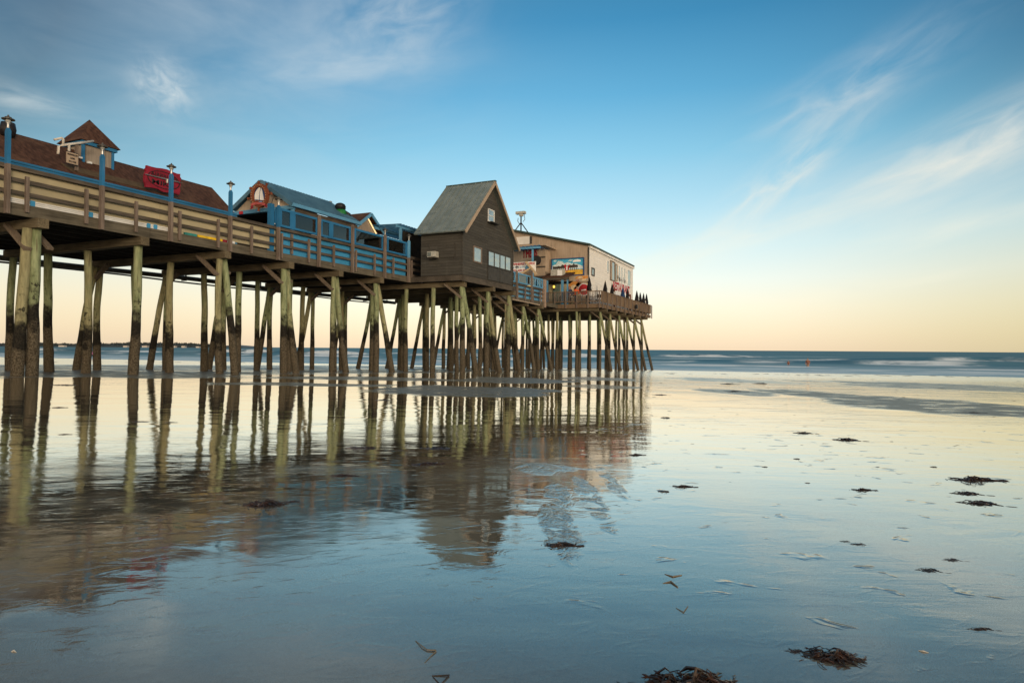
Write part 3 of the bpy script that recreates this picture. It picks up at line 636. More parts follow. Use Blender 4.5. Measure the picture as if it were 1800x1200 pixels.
lamp_post(559, 'unlit weathered post with a red top in the blue windscreen', lamp=False)
lamp_post(618, 'weathered post without lamp where the blue metal roof ends', lamp=False)
lamp_post(675, 'lamp post in the blue windscreen below the pergola', rtop='timber_upright', ztop=5.9)
lamp_post(717, 'lamp post at the right end of the windscreen beside the grey house', rtop='sky_trim', ztop=5.95)
# bundle of white pipes and painted boards lying at the railing foot
t_ = thing('pipe_bundle', 'white plastic pipes with blue bands lying along the foot of the railing', 'pipes', (xY(3, .06), .06, 3.98))
x0_, x1_ = xY(3, .06), xY(300, .06)
for k in range(3):
    b = MB(); b.tube([(x0_, 0.07+.012*(k % 2), 4.0+.05*k), (x1_, 0.07+.012*(k % 2), 4.0+.05*k)], 0.024, 8); b.build('pipe', 'white_trim', t_)
for px in (55, 158, 260, 272):
    x_ = xY(px, .0); b = MB(); b.box(x_-.06, x_+.06, .025, .115, 3.972, 4.13); b.build('band', 'blue_panel', t_)
def plank(px0, px1, m, lab, z0=3.97, z1=4.06):
    a, c = xY(px0, .02), xY(px1, .02); q = MB(); q.box(a, c, -0.01, 0.075, z0, z1); tag(q.build('painted_board', m, loc=(a, 0, z0)), lab, 'board')
plank(322, 343, 'teal', 'teal board lying at the railing foot left of the yellow one'); plank(345, 388, 'yellow', 'yellow board lying at the foot of the railing'); plank(389, 397, 'red_paint', 'short red board at the railing foot right of the yellow one'); plank(405, 410, 'white_trim', 'small white block at the railing foot beside a lamp post')

# ---------------------------------------------------------------- blue windscreens
def screen(name, label, x0, x1, posts, ztop=5.84, zb=5.06, y=0.02, m='blue_paint', y1=None):
    q = thing(name, label, 'windscreen', (x0, y, zb)); b = MB(); b.box(x0, x1, y-.05, y+.05, ztop-.1, ztop); b.build('top_beam', m, q)
    b = MB(); b.box(x0, x1, y-.045, y+.045, zb, zb+.09); b.build('sill', m, q)
    for (p, wd) in posts: b = MB(); b.box(p-wd/2, p+wd/2, y-.047, y+.047, zb+.09, ztop-.1); b.build('post', m, q)
    ps = sorted([(p-wd/2, p+wd/2) for p, wd in posts])
    for (a, c) in zip(ps[:-1], ps[1:]):
        if c[0]-a[1] > 0.2: b = MB(); b.box(a[1]+.002, c[0]-.002, y-.008, y+.008, zb+.092, ztop-.102); b.build('pane', 'screen_glass', q)
    return q
pxp = [(491, .1), (512, .3), (555, .12), (563, .1), (580, .26), (614, .12), (622, .14), (671, .12), (680, .1), (713, .14)]
q = screen('blue_windscreen', 'blue framed glass windscreen on the railing left of the grey house', xY(484, 0), XE, [(xY(485, 0), .16)]+[(xY(p, 0), w_) for p, w_ in pxp])
x_ = xY(477, .05); b = MB(); b.box(x_-.1, x_+.1, .06, .24, 3.97, 5.95); b.build('corner_post', 'blue_paint', q)
b = MB(); a = xY(535, .03); b.box(a-.13, a+.13, .03+.002, .036, 5.36, 5.45); b.build('notice', 'white_trim', q)
# ---------------------------------------------------------------- brown-roofed shop
XN = 20.9
t_ = thing('brown_roofed_shop', 'low shop with brown shingle roof and blue eave at the left of the pier', 'shop', (5, 3.5, DECK))
b = MB(); b.box(5, XN-.25, 3.85, 6.35, DECK, 6.05); b.prism([(XN-.45, 3.85, 6.051), (XN-.45, 6.35, 6.051), (XN-.45, 5.1, 7.15)], (.2, 0, 0)); b.build('wall', 'cream_panel', t_)
b = MB(); b.slab([(4.6, 3.5, 6.0), (XN, 3.5, 6.0), (XN, 5.0, 7.32), (4.6, 5.0, 7.32)], .06); b.build('roof', 'brown_shingle', t_)
b = MB(); b.slab([(4.6, 5.003, 7.32), (XN, 5.003, 7.32), (XN, 6.6, 6.0), (4.6, 6.6, 6.0)], .06); b.build('roof', 'brown_shingle', t_)
b = MB(); b.box(4.6, XN+.01, 3.40, 3.50, 5.88, 6.02); b.box(4.6, XN+.012, 3.36, 3.398, 5.96, 6.03); b.build('gutter', 'blue_paint', t_)
# patched strip low on the roof
b = MB(); b.slab([(13.9, 3.62, 6.17), (17.6, 3.62, 6.17), (17.6, 3.92, 6.434), (13.7, 3.92, 6.434)], .03); b.build('roof_patch', 'old_patch', t_)['label'] = 'bare brown patch low on the roof'
cx0, cx1, cy0, cy1 = 14.77, 15.87, 24.4-20, 25.5-20
b = MB(); b.box(cx0, cx1, cy0, cy1, 6.75, 7.58); cu = b.build('cupola', 'cupola_board', t_)
for (x_, y_) in ((cx0, cy0), (cx1, cy0), (cx0, cy1), (cx1, cy1)):
    b = MB(); b.box(x_-.045, x_+.045, y_-.045, y_+.045, 6.72, 7.583); b.build('corner_trim', 'blue_paint', cu)
b = MB(); b.box(cx0-.12, cx1+.12, cy0-.12, cy1+.12, 7.50, 7.62); b.build('eave_trim', 'blue_paint', cu)
b = MB(); e = .2; ap = ((cx0+cx1)/2, (cy0+cy1)/2, 8.68); q = [(cx0-e, cy0-e, 7.623), (cx1+e, cy0-e, 7.623), (cx1+e, cy1+e, 7.623), (cx0-e, cy1+e, 7.623)]
b.v = [Vector(v) for v in q]+[Vector(ap)]; [b.face(list(fc)) for fc in ((0, 1, 4), (1, 2, 4), (2, 3, 4), (3, 0, 4), (3, 2, 1, 0))]; b.build('cupola_roof', 'brown_shingle', cu)
b = MB(); b.box(cx0-.2, cx0-.08, cy0-.1, cy0, 6.92, 6.98); b.box(cx0+.1, cx0+.24, cy0-.16, cy0-.05, 6.80, 6.88); tag(b.build('flood_light', 'white_trim', loc=(cx0, cy0, 6.8)), 'pair of small white floodlights at the foot of the cupola', 'floodlight')
# dark round speaker behind the first lamp post
b = MB(); c = atY(14, 228, 4.6); b.lathe((c.x-.1, c.y, c.z-.25), [(.05, 0), (.2, .03), (.24, .25), (.2, .47), (.05, .5)], 14); tag(b.build('vent_cowl', 'black_paint', loc=(c.x-.1, c.y, c.z-.25), smooth=True), 'dark round vent on the brown roof behind the first lamp post', 'vent')
# marshmallow sign with oversized pipe blaster
Ys = 3.55
def A(px, py): return atY(px, py, Ys)
c0 = A(131, 300); t_ = thing('pipe_blaster', 'oversized blaster of white pipe mounted above the brown roof', 'sculpture', c0)
b = MB(); b.tube([A(97, 270), A(98, 256), A(103, 254), A(159, 247)], .042, 10); b.build('barrel', 'pvc', t_, smooth=True)
b = MB(); b.tube([A(90, 244.5), A(104, 241.3), A(106, 243), A(106, 254)], .04, 10); b.build('mouthpiece', 'pvc', t_, smooth=True)
b = MB(); b.tube([A(116.5, 254), A(116.5, 268)], .042, 10); b.build('handle', 'pvc', t_, smooth=True)
b = MB(); a = A(132, 252); g = A(132, 293); b.box(a.x-.05, a.x+.05, Ys+.03, Ys+.11, g.z-.12, a.z); b.build('support', 'timber_upright', t_)
c0 = A(121, 278); t_ = thing('hanging_sign', 'tan sign with three dark lines of lettering hung under the pipe blaster', 'sign', c0)
x0_, x1_, z0_, z1_ = A(111, 278).x, A(131, 278).x, A(121, 287.5).z, A(121, 268).z
b = MB(); b.box(x0_, x1_, Ys-.05, Ys-.01, z0_, z1_); b.build('board', 'tan_board', t_)
b = MB(); b.box(x0_-.012, x1_+.012, Ys-.045, Ys-.015, z1_+.001, z1_+.03); b.box(x0_-.012, x1_+.012, Ys-.045, Ys-.015, z0_-.03, z0_-.001); b.build('rim', 'black_paint', t_)
xm = (x0_+x1_)/2; hh = z1_-z0_
text('MARSHMALLOW', (xm, Ys-.05, z1_-hh*.2), (1, 0, 0), (0, 0, 1), hh*.17, 'black_paint', t_, width=(x1_-x0_)*.9)
text('GUNS', (xm, Ys-.05, z1_-hh*.52), (1, 0, 0), (0, 0, 1), hh*.18, 'black_paint', t_, width=(x1_-x0_)*.4)
text('SOLD HERE', (xm, Ys-.05, z1_-hh*.82), (1, 0, 0), (0, 0, 1), hh*.15, 'black_paint', t_, width=(x1_-x0_)*.65)
# red wavy sign
Yr = 3.3
def A(px, py): return atY(px, py, Yr)
cc = A(283, 316); t_ = thing('red_sign', 'red wavy-edged sign with dark oval lettering and silver airbrush on the brown roof', 'sign', cc)
out = [(254, 289.5), (262, 292), (271, 294), (281, 295), (290, 297), (299, 301), (308, 304.5), (313.5, 305), (313, 310), (315.5, 313.5), (313.5, 317), (314.5, 322), (313, 331), (313.8, 336), (311.5, 342), (303, 339), (294, 338), (284, 337), (275, 332), (266, 329.5), (253, 328), (252, 322), (250.3, 318), (250.5, 306), (253, 300), (251, 296), (253.5, 294)]
b = MB(); b.prism([A(*p) for p in out], (0, .09, 0)); b.build('board', 'red_paint', t_)
def oval(cx, cy, rx, ry, sl, n=40): return [A(cx+rx*math.cos(a), cy+ry*math.sin(a)+sl*rx*math.cos(a)) for a in [2*math.pi*k/n for k in range(n)]]
o1, o2 = oval(283.5, 316, 28.5, 15.2, .26), oval(283.5, 316, 27.2, 14.2, .26)
b = MB(); n = len(o1); dpt = Vector((0, -.02, 0)); fr_ = Vector((0, -.002, 0))
b.v = [p+fr_ for p in o1]+[p+fr_ for p in o2]+[p+dpt for p in o1]+[p+dpt for p in o2]
for k in range(n):
    j = (k+1) % n; b.face([2*n+k, 2*n+j, 3*n+j, 3*n+k]); b.face([k, j, 2*n+j, 2*n+k]); b.face([n+k, n+j, 3*n+j, 3*n+k])
b.build('oval_rim', 'black_paint', t_)
rt = (A(300, 310)-A(266, 301.8)); wx = A(303, 312).x-A(262, 312).x
text('AIRBRUSH', A(285, 310)+Vector((0, -.001, 0)), (1, 0, 0.0), (0, 0, 1), .15, 'black_paint', t_, width=wx*1.12)
text('MIKE', A(283, 322.5)+Vector((0, -.001, 0)), (1, 0, 0.0), (0, 0, 1), .18, 'black_paint', t_, width=wx*.95, bold=.01)
p0, p1 = A(250, 305.5)+Vector((0, -.05, 0)), A(316, 321.5)+Vector((0, -.05, 0))
b = MB(); b.tube([p0, p0.lerp(p1, .55), p0.lerp(p1, .62), p0.lerp(p1, .85), p1], [.018, .03, .04, .025, .006], 8); ab = b.build('airbrush', 'steel', t_)
b = MB(); g = p0.lerp(p1, .57); b.lathe(g+Vector((0, 0, -.17)), [(.015, 0), (.04, .03), (.05, .17)], 8); b.build('paint_cup', 'steel', ab)

# ---------------------------------------------------------------- blue-roofed dining building
t_ = thing('blue_roofed_building', 'open dining building with blue metal roof and cream board gable', 'building', (23, 4, DECK))
G0, G1 = 23.0, 27.9
b = MB(); b.prism([(G0+.05, 2.22, 6.74), (G0+.05, 5.82, 6.74), (G0+.05, 4.0, 7.97)], (.1, 0, 0)); b.build('gable_wall', 'gable_board', t_)
for (a, c) in (((2.0, 6.80), (4.0, 8.06)), ((6.0, 6.80), (4.003, 8.06))):
    b = MB(); y0_, z0_ = a; y1_, z1_ = c
    if y0_ < y1_: b.slab([(G0-.12, y0_, z0_), (G1, y0_, z0_), (G1-.1, y1_, z1_), (G0-.12, y1_, z1_)], .05)
    else: b.slab([(G0-.12, y1_, z1_), (G1-.1, y1_, z1_), (G1, y0_, z0_), (G0-.12, y0_, z0_)], .05)
    nrm = Vector((0, -(z1_-z0_), (y1_-y0_))).normalized() if y0_ < y1_ else Vector((0, (z1_-z0_), abs(y1_-y0_))).normalized()
    for k in range(25):
        x_ = G0-.08+k*(G1-G0)/24.3; p, q = Vector((x_, y0_, z0_))+nrm*.055, Vector((x_, y1_-.01 if y0_ < y1_ else y1_+.01, z1_-.01))+nrm*.055
        b.beam(p, q, .03, .035, nrm)
    b.build('roof', 'blue_metal_roof', t_)
for s_ in (0, 1):
    p, q = ((G0-.16, 1.95, 6.72), (G0-.16, 4.0, 8.02)) if s_ == 0 else ((G0-.16, 6.05, 6.72), (G0-.16, 4.0, 8.02))
    b = MB(); b.beam(p, q, .07, .18, (0, 0, 1)); b.build('rake_board', 'blue_metal_roof', t_)
b = MB(); b.box(G0-.16, G1, 1.86, 1.99, 6.64, 6.80); b.build('gutter', 'sky_trim', t_)
b = MB(); b.box(G0-.05, G0+.16, 2.05, 5.95, 6.56, 6.735); b.build('tie_beam', 'sky_trim', t_)
b = MB(); b.box(G0+.17, G1-.1, 2.05, 2.2, 6.36, 6.63); b.build('eave_beam', 'timber_along', t_)
for x_ in (G0+.08, 25.4, 27.8):
    for y_ in (2.14, 5.88): b = MB(); b.box(x_-.07, x_+.07, y_-.06, y_+.06, DECK, 6.555 if x_ < 23.2 else 6.355); b.build('post', 'sky_trim', t_)
b = MB(); b.box(G0+.1, G1, 5.9, 5.98, DECK+.004, 6.6); b.box(G0+.2, G1, 2.2, 5.89, 6.56, 6.60); b.box(G1-.1, G1-.04, 2.3, 5.88, DECK+.004, 6.5); b.build('back_wall', 'dark_ply', t_)  # near-black colour carries the darkness of the open interior
b = MB(); b.box(G1+.1, G1+1.9, 3.2, 4.6, DECK+.004, 5.7); tag(b.build('bar_counter', 'dark_ply', loc=(G1+1, 3.9, DECK)), 'dark bar block seen through the glass beyond the blue roof', 'bar')
tag(MB().box(23.6, 23.75, 1.2, 1.45, DECK, 5.75).build('round_column', 'white_trim', loc=(23.6, 1.3, DECK)), 'white column inside the glass windscreen', 'column')
b = MB(); b.box(20.9, 22.6, 7.2, 7.3, DECK+.004, 6.3); tag(b.build('dark_wall', 'dark_ply', loc=(21, 7.2, DECK)), 'dark board wall at the back of the open dining area', 'wall')  # interior darkness put into the board colour here too
b = MB(); c = atY(475, 393, 2.4); b.box(c.x-.25, c.x+.2, 2.3, 2.5, DECK, c.z+.0); tag(b.build('service_counter', 'black_paint', loc=(c.x, 2.4, DECK)), 'dark counter inside the opening under the cream gable', 'counter')
b = MB(); b.box(c.x-.16, c.x+.16, 2.32, 2.46, c.z+.002, c.z+.05); tag(b.build('paper_stack', 'white_trim', loc=(c.x, 2.4, c.z)), 'white papers lying on the dark counter', 'papers')
b = MB(); c = atY(421, 373.5, 2.0); c2 = atX(421, 373.5, G0-.07); b.box(G0-.09, G0-.055, c2.y-.12, c2.y+.12, c2.z-.07, c2.z+.07); tag(b.build('small_sign', 'letter_red', loc=tuple(c2)), 'tiny red sign on the blue beam under the cream gable', 'sign')
# ship-wheel sign
XW = G0-.5
def A(px, py): return atX(px, py, XW)
t_ = thing('ship_wheel_sign', 'brown ship wheel sign with white sailboat and red ribbon on the cream gable', 'sign', A(455.5, 345))
cx_, cy_, rx, ry = 456.0, 343.5, 13.5, 19.0
def ell(k, n, fx=1.0, fy=None, dx=0.0):
    a = 2*math.pi*k/n; q = A(cx_+rx*fx*math.cos(a), cy_+ry*(fy or fx)*math.sin(a)); q.x += dx; return q
N = 40; b = MB(); ring_o = [ell(k, N, 1.12) for k in range(N)]; ring_i = [ell(k, N, .78) for k in range(N)]
b.v = ring_o+ring_i+[p+Vector((-.14, 0, 0)) for p in ring_o]+[p+Vector((-.14, 0, 0)) for p in ring_i]
for k in range(N):
    j = (k+1) % N
    for fc in ([k, j, N+j, N+k], [2*N+k, 2*N+j, 3*N+j, 3*N+k], [k, j, 2*N+j, 2*N+k], [N+k, N+j, 3*N+j, 3*N+k]): b.face(fc)
b.build('rim', 'brown_sign_wood', t_)
for (x_, y_, x2, y2) in ((452.5, 327, 454, 318.5), (466, 330, 468.3, 322), (443.5, 334, 439, 330.5), (440, 349, 435.5, 349.5), (471, 341, 476.5, 340), (455, 364, 453.5, 371)):
    b = MB(); p, q = A(x_, y_), A(x2, y2); p.x -= .07; q.x -= .07; b.tube([p, p.lerp(q, .55), q], [.06, .045, .075], 8); b.build('spoke_handle', 'brown_sign_wood', t_)
b = MB(); b.prism([ell(k, N, .80) for k in range(N)], (-.06, 0, 0)); b.build('disc', 'navy', t_)
def flat(pts, nm, m, dx=-.062, th=-.012): b = MB(); b.prism([A(*p)+Vector((dx, 0, 0)) for p in pts], (th, 0, 0)); return b.build(nm, m, t_)
flat([(456.8, 327.5), (452.5, 331), (448.5, 337), (446.6, 343), (447, 351), (449.5, 350.5), (454, 351.2), (454.8, 340)], 'sail', 'white_trim')
flat([(457.8, 328), (459.5, 334), (461.5, 343), (463, 352), (455.6, 351.2), (456, 340)], 'sail', 'white_trim')
flat([(446.5, 352), (464, 353), (462.5, 356.2), (449, 356)], 'hull', 'brown_sign_wood'); flat([(445.5, 353.8), (448, 352.6), (449.4, 356.3), (446.6, 356.6)], 'wave', 'sky_trim', -.075)
flat([(454, 355), (458, 353.6), (462, 355), (460, 356.8), (455, 356.8)], 'wave', 'sky_trim', -.078)
for k in range(26):
    if 3 < k < 10: continue
    p = ell(k, 26, .95, .95, -.15); b = MB(); b.tube([p, p+Vector((-.03, 0, 0))], .015, 6); b.build('rope_bead', 'light_timber', t_)
flat([(443, 359), (447, 357), (455, 355.8), (463, 356.4), (468, 358.4), (467.4, 362.5), (463, 360.8), (455, 360), (447, 361.4), (443.6, 363)], 'ribbon', 'ribbon', -.15, -.03)
flat([(442, 363.5), (447, 361.6), (446.5, 366.5), (441.5, 369), (443, 366)], 'ribbon_tail', 'red_paint', -.145, -.02); flat([(467, 360), (473, 361), (470.5, 363), (472, 366), (467, 363.5)], 'ribbon_tail', 'red_paint', -.145, -.02)
for (a, c) in (((473, 361), (480.5, 341)), ((442, 362), (436, 352))):
    b = MB(); b.tube([A(*a), atX(*c, G0)], .012, 5); b.build('stay_rod', 'dark_metal', t_)
# dark figure with a green shirt peering over the roof
c = atY(597, 371, 2.75); t_ = thing('roof_figure', 'dark carved figure in a green shirt leaning on the blue metal roof', 'figure', c)
b = MB(); b.lathe((c.x, c.y, c.z-.35), [(.05, 0), (.26, .05), (.3, .25), (.26, .42), (.1, .46)], 14); b.build('shirt', 'green', t_, smooth=True)
b = MB(); b.lathe((c.x-.05, c.y, c.z+.05), [(.08, 0), (.24, .08), (.3, .2), (.24, .32), (.12, .38), (.02, .4)], 16); b.tube([(c.x+.12, c.y, c.z+.23), (c.x+.3, c.y, c.z+.2)], [.14, .09], 8); b.build('head', 'black_paint', t_, smooth=True)
b = MB(); b.tube([(c.x+.2, c.y-.1, c.z), (c.x+.42, c.y-.2, c.z-.12), (c.x+.48, c.y-.24, c.z-.3)], [.1, .12, .08], 8); b.build('arm', 'black_paint', t_, smooth=True)
b = MB(); c = atY(578, 355, 4.0); b.lathe(c-Vector((0, 0, .22)), [(.05, 0), (.05, .2), (.11, .205), (.1, .27), (.02, .3)], 10); tag(b.build('roof_vent', 'steel', loc=tuple(c-Vector((0, 0, .22)))), 'small steel vent on the ridge end of the blue metal roof', 'vent')

# ---------------------------------------------------------------- small gabled kiosk with warm strip lights
YK = 3.0; t_ = thing('gabled_kiosk', 'small kiosk with brown roof, blue rake boards and warm strip lights', 'kiosk', (29.6, YK, DECK))
kx0, kx1, kxm = 28.35, 31.05, 29.75; kz0, kz1 = 6.75, 7.72
b = MB(); b.prism([(kx0+.2, YK, DECK), (kx1-.2, YK, DECK), (kx1-.2, YK, kz0+.05), (kxm, YK, kz1-.1), (kx0+.2, YK, kz0+.05)], (0, 3, 0)); b.build('wall', 'cupola_board', t_)
b = MB(); b.slab([(kx0, YK-.35, kz0), (kx0, YK+3.2, kz0), (kxm, YK+3.2, kz1), (kxm, YK-.35, kz1)][::-1], .06); b.build('roof', 'brown_shingle', t_)
b = MB(); b.slab([(kxm+.004, YK-.35, kz1), (kxm+.004, YK+3.2, kz1), (kx1, YK+3.2, kz0), (kx1, YK-.35, kz0)][::-1], .06); b.build('roof', 'brown_shingle', t_)
for (a, c) in (((kx0-.03, kz0-.08), (kxm, kz1-.05)), ((kx1+.03, kz0-.08), (kxm, kz1-.05))):
    b = MB(); b.beam((a[0], YK-.4, a[1]), (c[0], YK-.4, c[1]), .06, .16); b.build('rake_board', 'sky_trim', t_)
for (a, c) in (((kx0+.1, kz0-.12), (kxm-.35, kz1-.42)), ((kxm+.05, kz1-.25), (kx1-.45, kz0-.05))):
    b = MB(); b.beam((a[0], YK-.1, a[1]), (c[0], YK-.1, c[1]), .05, .06); b.build('strip_light', 'glow_warm', t_)
b = MB(); b.box(kx0-.1, kx1-.5, YK-.5, YK-.45, 6.22, 6.5); b.build('sign_board', 'light_timber', t_)
b = MB(); c = atY(700, 433, 2.2); b.lathe(c-Vector((.1, 0, .12)), [(.05, 0), (.14, .04), (.16, .14), (.05, .2)], 12); tag(b.build('hanging_lamp', 'glow_yellow', loc=tuple(c)), 'lit yellow lamp seen through the last glass pane of the windscreen', 'lamp')
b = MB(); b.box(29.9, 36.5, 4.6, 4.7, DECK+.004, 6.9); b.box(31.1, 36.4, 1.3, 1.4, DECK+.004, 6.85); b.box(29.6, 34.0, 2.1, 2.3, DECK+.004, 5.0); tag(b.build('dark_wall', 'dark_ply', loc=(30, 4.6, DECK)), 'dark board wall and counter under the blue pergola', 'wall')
# pergola
t_ = thing('pergola', 'blue slatted pergola between the kiosk and the grey house', 'pergola', (32.5, 2, DECK))
for (x_, y_) in ((30.6, 1.2), (30.6, 4.2), (35.2, 1.2), (35.2, 4.2)): b = MB(); b.box(x_-.06, x_+.06, y_-.06, y_+.06, DECK, 6.9); b.build('post', 'sky_trim', t_)
for y_ in (1.2, 2.7, 4.2): b = MB(); b.box(30.2, 35.6, y_-.05, y_+.05, 6.9, 7.05); b.build('beam', 'sky_trim', t_)
for k in range(20): x_ = 30.25+k*.28; b = MB(); b.hexa([(x_-.07, .9, 7.053), (x_+.07, .9, 7.053), (x_+.07, 4.5, 7.053+.12), (x_-.07, 4.5, 7.053+.12), (x_-.07, .9, 7.08), (x_+.07, .9, 7.08), (x_+.07, 4.5, 7.20), (x_-.07, 4.5, 7.20)]); b.build('slat', 'blue_paint', t_)
# plank fence between windscreen and house
t_ = thing('plank_fence', 'short warm-lit plank fence between the blue windscreen and the grey house', 'fence', (29.9, .2, DECK))
x0_, x1_ = xY(718, .2), xY(742, .2)+.5
for z_ in (4.02, 4.36, 4.7, 5.02): b = MB(); b.box(x0_, x1_, .17, .21, z_, z_+.15); b.build('plank', 'timber_along', t_)
for x_ in (x0_+.15, x1_-.7): b = MB(); b.box(x_-.05, x_+.05, .09, .168, DECK-.2, 4.95); b.build('post', 'timber_upright', t_)

# ---------------------------------------------------------------- grey house on stilts
HX0, HX1, HY0, HY1 = 30.0, 36.5, -3.25, -.6; EZ, RZ = 6.25, 9.72; HM = 33.25
t_ = thing('stilt_house', 'tall dark grey-brown house with steep metal roof standing out over the sand', 'house', (HM, -2, DECK))
b = MB(); pts = [(HX0, 3.98), (HX1, 3.98), (HX1, 6.33), (HM, 9.62), (HX0, 6.33)]; b.prism([(x_, HY0, z_) for x_, z_ in pts], (0, HY1-HY0, 0)); hw = b.build('wall', 'grey_siding', t_)
EO = .3
for sx in (-1, 1):
    xe = HX0-EO if sx < 0 else HX1+EO
    for_ = [(xe, HY0-.3, EZ), (xe, HY1+.25, EZ), (HM+sx*.002, HY1+.25, RZ), (HM+sx*.002, HY0-.3, RZ)]
    b = MB(); b.slab(for_[::-1] if sx < 0 else for_, .07)
    nrm = Vector((sx*(RZ-EZ), 0, abs(HM-xe))).normalized(); n = 9
    for k in range(n):
        y_ = HY0-.27+k*(HY1-HY0+.5)/(n-1); b.beam(Vector((xe, y_, EZ))+nrm*.075, Vector((HM+sx*.03, y_, RZ-.03))+nrm*.085, .045, .055, nrm)
        if k < n-1:
            for q in (.33, .66):
                yy = y_+q*(HY1-HY0+.5)/(n-1); b.beam(Vector((xe, yy, EZ))+nrm*.071, Vector((HM+sx*.03, yy, RZ-.03))+nrm*.071, .02, .014, nrm)
    b.build('roof', 'grey_metal_roof', t_)
    b = MB(); b.beam((xe, HY0-.33, EZ-.04), (HM-sx*.0, HY0-.33, RZ-.03), .05, .17); b.build('rake_board', 'tan_board', t_)
b = MB(); b.box(HM-.1, HM+.1, HY0-.36, HY1+.3, RZ+.02, RZ+.09); b.build('ridge_cap', 'green_roof_edge', t_)
b = MB(); b.box(HX0-.12, HX1+.12, HY0-.12, HY0-.02, 3.62, 3.93); b.box(HX0-.12, HX0-.02, HY0-.018, .0, 3.66, 3.94); b.box(HX1+.02, HX1+.12, HY0-.018, 0, 3.66, 3.94); b.build('floor_beam', 'timber_along', t_)
b = MB(); b.box(HX0-.01, HX1+.01, HY0-.01, -.04, 3.88, 3.976); b.build('floor', 'shaded_wood', t_)
for y_ in (-2.6, -1.9, -1.2): b = MB(); b.box(HX0, HX1, y_-.06, y_+.06, 3.64, 3.877); b.build('joist', 'shaded_wood', t_)
for (x_, y_) in ((HX0, HY0), (HX1, HY0)): b = MB(); b.box(x_-.02 if x_ == HX0 else x_-.1, x_+.1 if x_ == HX0 else x_+.02, y_-.02, y_+.06, 3.985, 6.28); b.build('corner_board', 'grey_siding', t_)
def win(parent, X0, X1, Z0, Z1, Y, fm, ft=.07, mull=(), bars=(), out=.05, nm='window'):
    b = MB(); y0_ = Y-out
    b.box(X0-ft, X0, y0_, Y-.003, Z0-ft, Z1+ft); b.box(X1, X1+ft, y0_, Y-.003, Z0-ft, Z1+ft); b.box(X0+.001, X1-.001, y0_, Y-.003, Z1, Z1+ft); b.box(X0+.001, X1-.001, y0_, Y-.003, Z0-ft, Z0)
    for mx in mull: b.box(mx-.035, mx+.035, y0_+.006, Y-.003, Z0+.001, Z1-.001)
    for bz in bars: b.box(X0+.001, X1-.001, y0_+.01, Y-.003, bz-.02, bz+.02)
    f_ = b.build(nm, fm, parent); b = MB(); b.box(X0, X1, Y-.02, Y-.004, Z0, Z1); b.build('pane', 'window_glass', f_); return f_
def rectY(pxl, pxr, py0, py1, Y):
    pm = (pxl+pxr)/2; return atY(pxl, py0, Y).x, atY(pxr, py0, Y).x, atY(pm, py1, Y).z, atY(pm, py0, Y).z
a = rectY(856.3, 866, 369.5, 389, HY0); win(t_, *a, HY0, 'white_trim', .05, bars=((a[2]+a[3])/2,))
b = MB(); b.box(a[0]-.1, a[1]+.25, HY0-.32, HY0-.004, a[2]-.12, a[2]-.08); b.build('window_shelf', 'dark_trim', t_)
a = rectY(831.5, 844, 436, 459.5, HY0); win(t_, *a, HY0, 'timber_upright', .08)
a = rectY(857, 896, 447.5, 470.5, HY0); w_ = a[1]-a[0]; win(t_, *a, HY0, 'dark_trim', .06, mull=[a[0]+w_*k/4 for k in (1, 2, 3)])
for k in range(2): b = MB(); b.box(a[0]-.06+k*(w_/2+.06), a[0]-.1+(k+1)*(w_/2+.06), HY0-.04, HY0-.004, 4.02, a[2]-.09); b.build('shutter_panel', 'dark_trim', t_)
b = MB(); pa, pb = atX(755, 432, HX0), atX(798, 452, HX0); b.box(HX0-.03, HX0-.004, pb.y, pa.y, pb.z, pa.z); b.build('hatch', 'grey_siding', t_)
for q in ((pb.y-.05, pb.y-.002, pb.z-.05, pa.z+.05), (pa.y+.002, pa.y+.05, pb.z-.05, pa.z+.05)): b = MB(); b.box(HX0-.04, HX0-.004, *q); b.build('hatch_frame', 'dark_trim', t_)
c = atX(762, 448.5, HX0); ac = thing('air_conditioner', 'beige window air conditioner in the shoreward wall of the grey house', 'air conditioner', c)
b = MB(); b.box(HX0-.42, HX0-.006, c.y-.3, c.y+.2, c.z-.14, c.z+.16); b.build('casing', 'ac_beige', ac); b = MB(); b.box(HX0-.435, HX0-.423, c.y-.06, c.y+.17, c.z-.1, c.z+.12); b.build('grille', 'grille', ac)
b = MB(); b.box(HX0-.3, HX0-.006, c.y-.3, c.y+.25, c.z-.22, c.z-.145); b.build('shelf', 'dark_trim', ac)
# ---------------------------------------------------------------- far blue windscreen and railing beyond the house
FX0, FX1 = 38.6, 49.6
def P(px): return xY(px, 0)
q = screen('blue_windscreen', 'blue framed glass windscreen beyond the grey house, in front of the banner', FX0, FX1, [(FX0+.1, .2), (P(904), .06), (P(911), .08), (P(925.5), .08), (P(940), .08), (P(944), .05), (P(947), .05), (P(950), .05), (FX1-.06, .1)], m='sky_trim')
t_ = thing('pier_railing', 'grey timber railing over blue panels beyond the grey house', 'railing', (FX0, 0, DECK))
b = MB(); b.box(FX0, FX1, .10, .13, 3.97, 5.05); b.build('panel', 'sky_trim', t_)
for z_ in (4.20, 4.55, 4.88): b = MB(); b.box(FX0, FX1, -.05, .0, z_, z_+.13); b.build('rail', 'timber_along', t_)
for px in (907, 920.5, 934.5, 947): x_ = P(px); b = MB(); b.box(x_-.06, x_+.06, -.15, -.06, 3.7, 4.8); b.build('post', 'timber_upright', t_)
lamp_post(907.5, 'thin grey lamp post in front of the white banner beyond the grey house', rtop='timber_upright', ztop=5.95)
lamp_post(934, 'thin grey post in the windscreen right of the white banner', rtop='timber_upright', ztop=6.3, lamp=False)
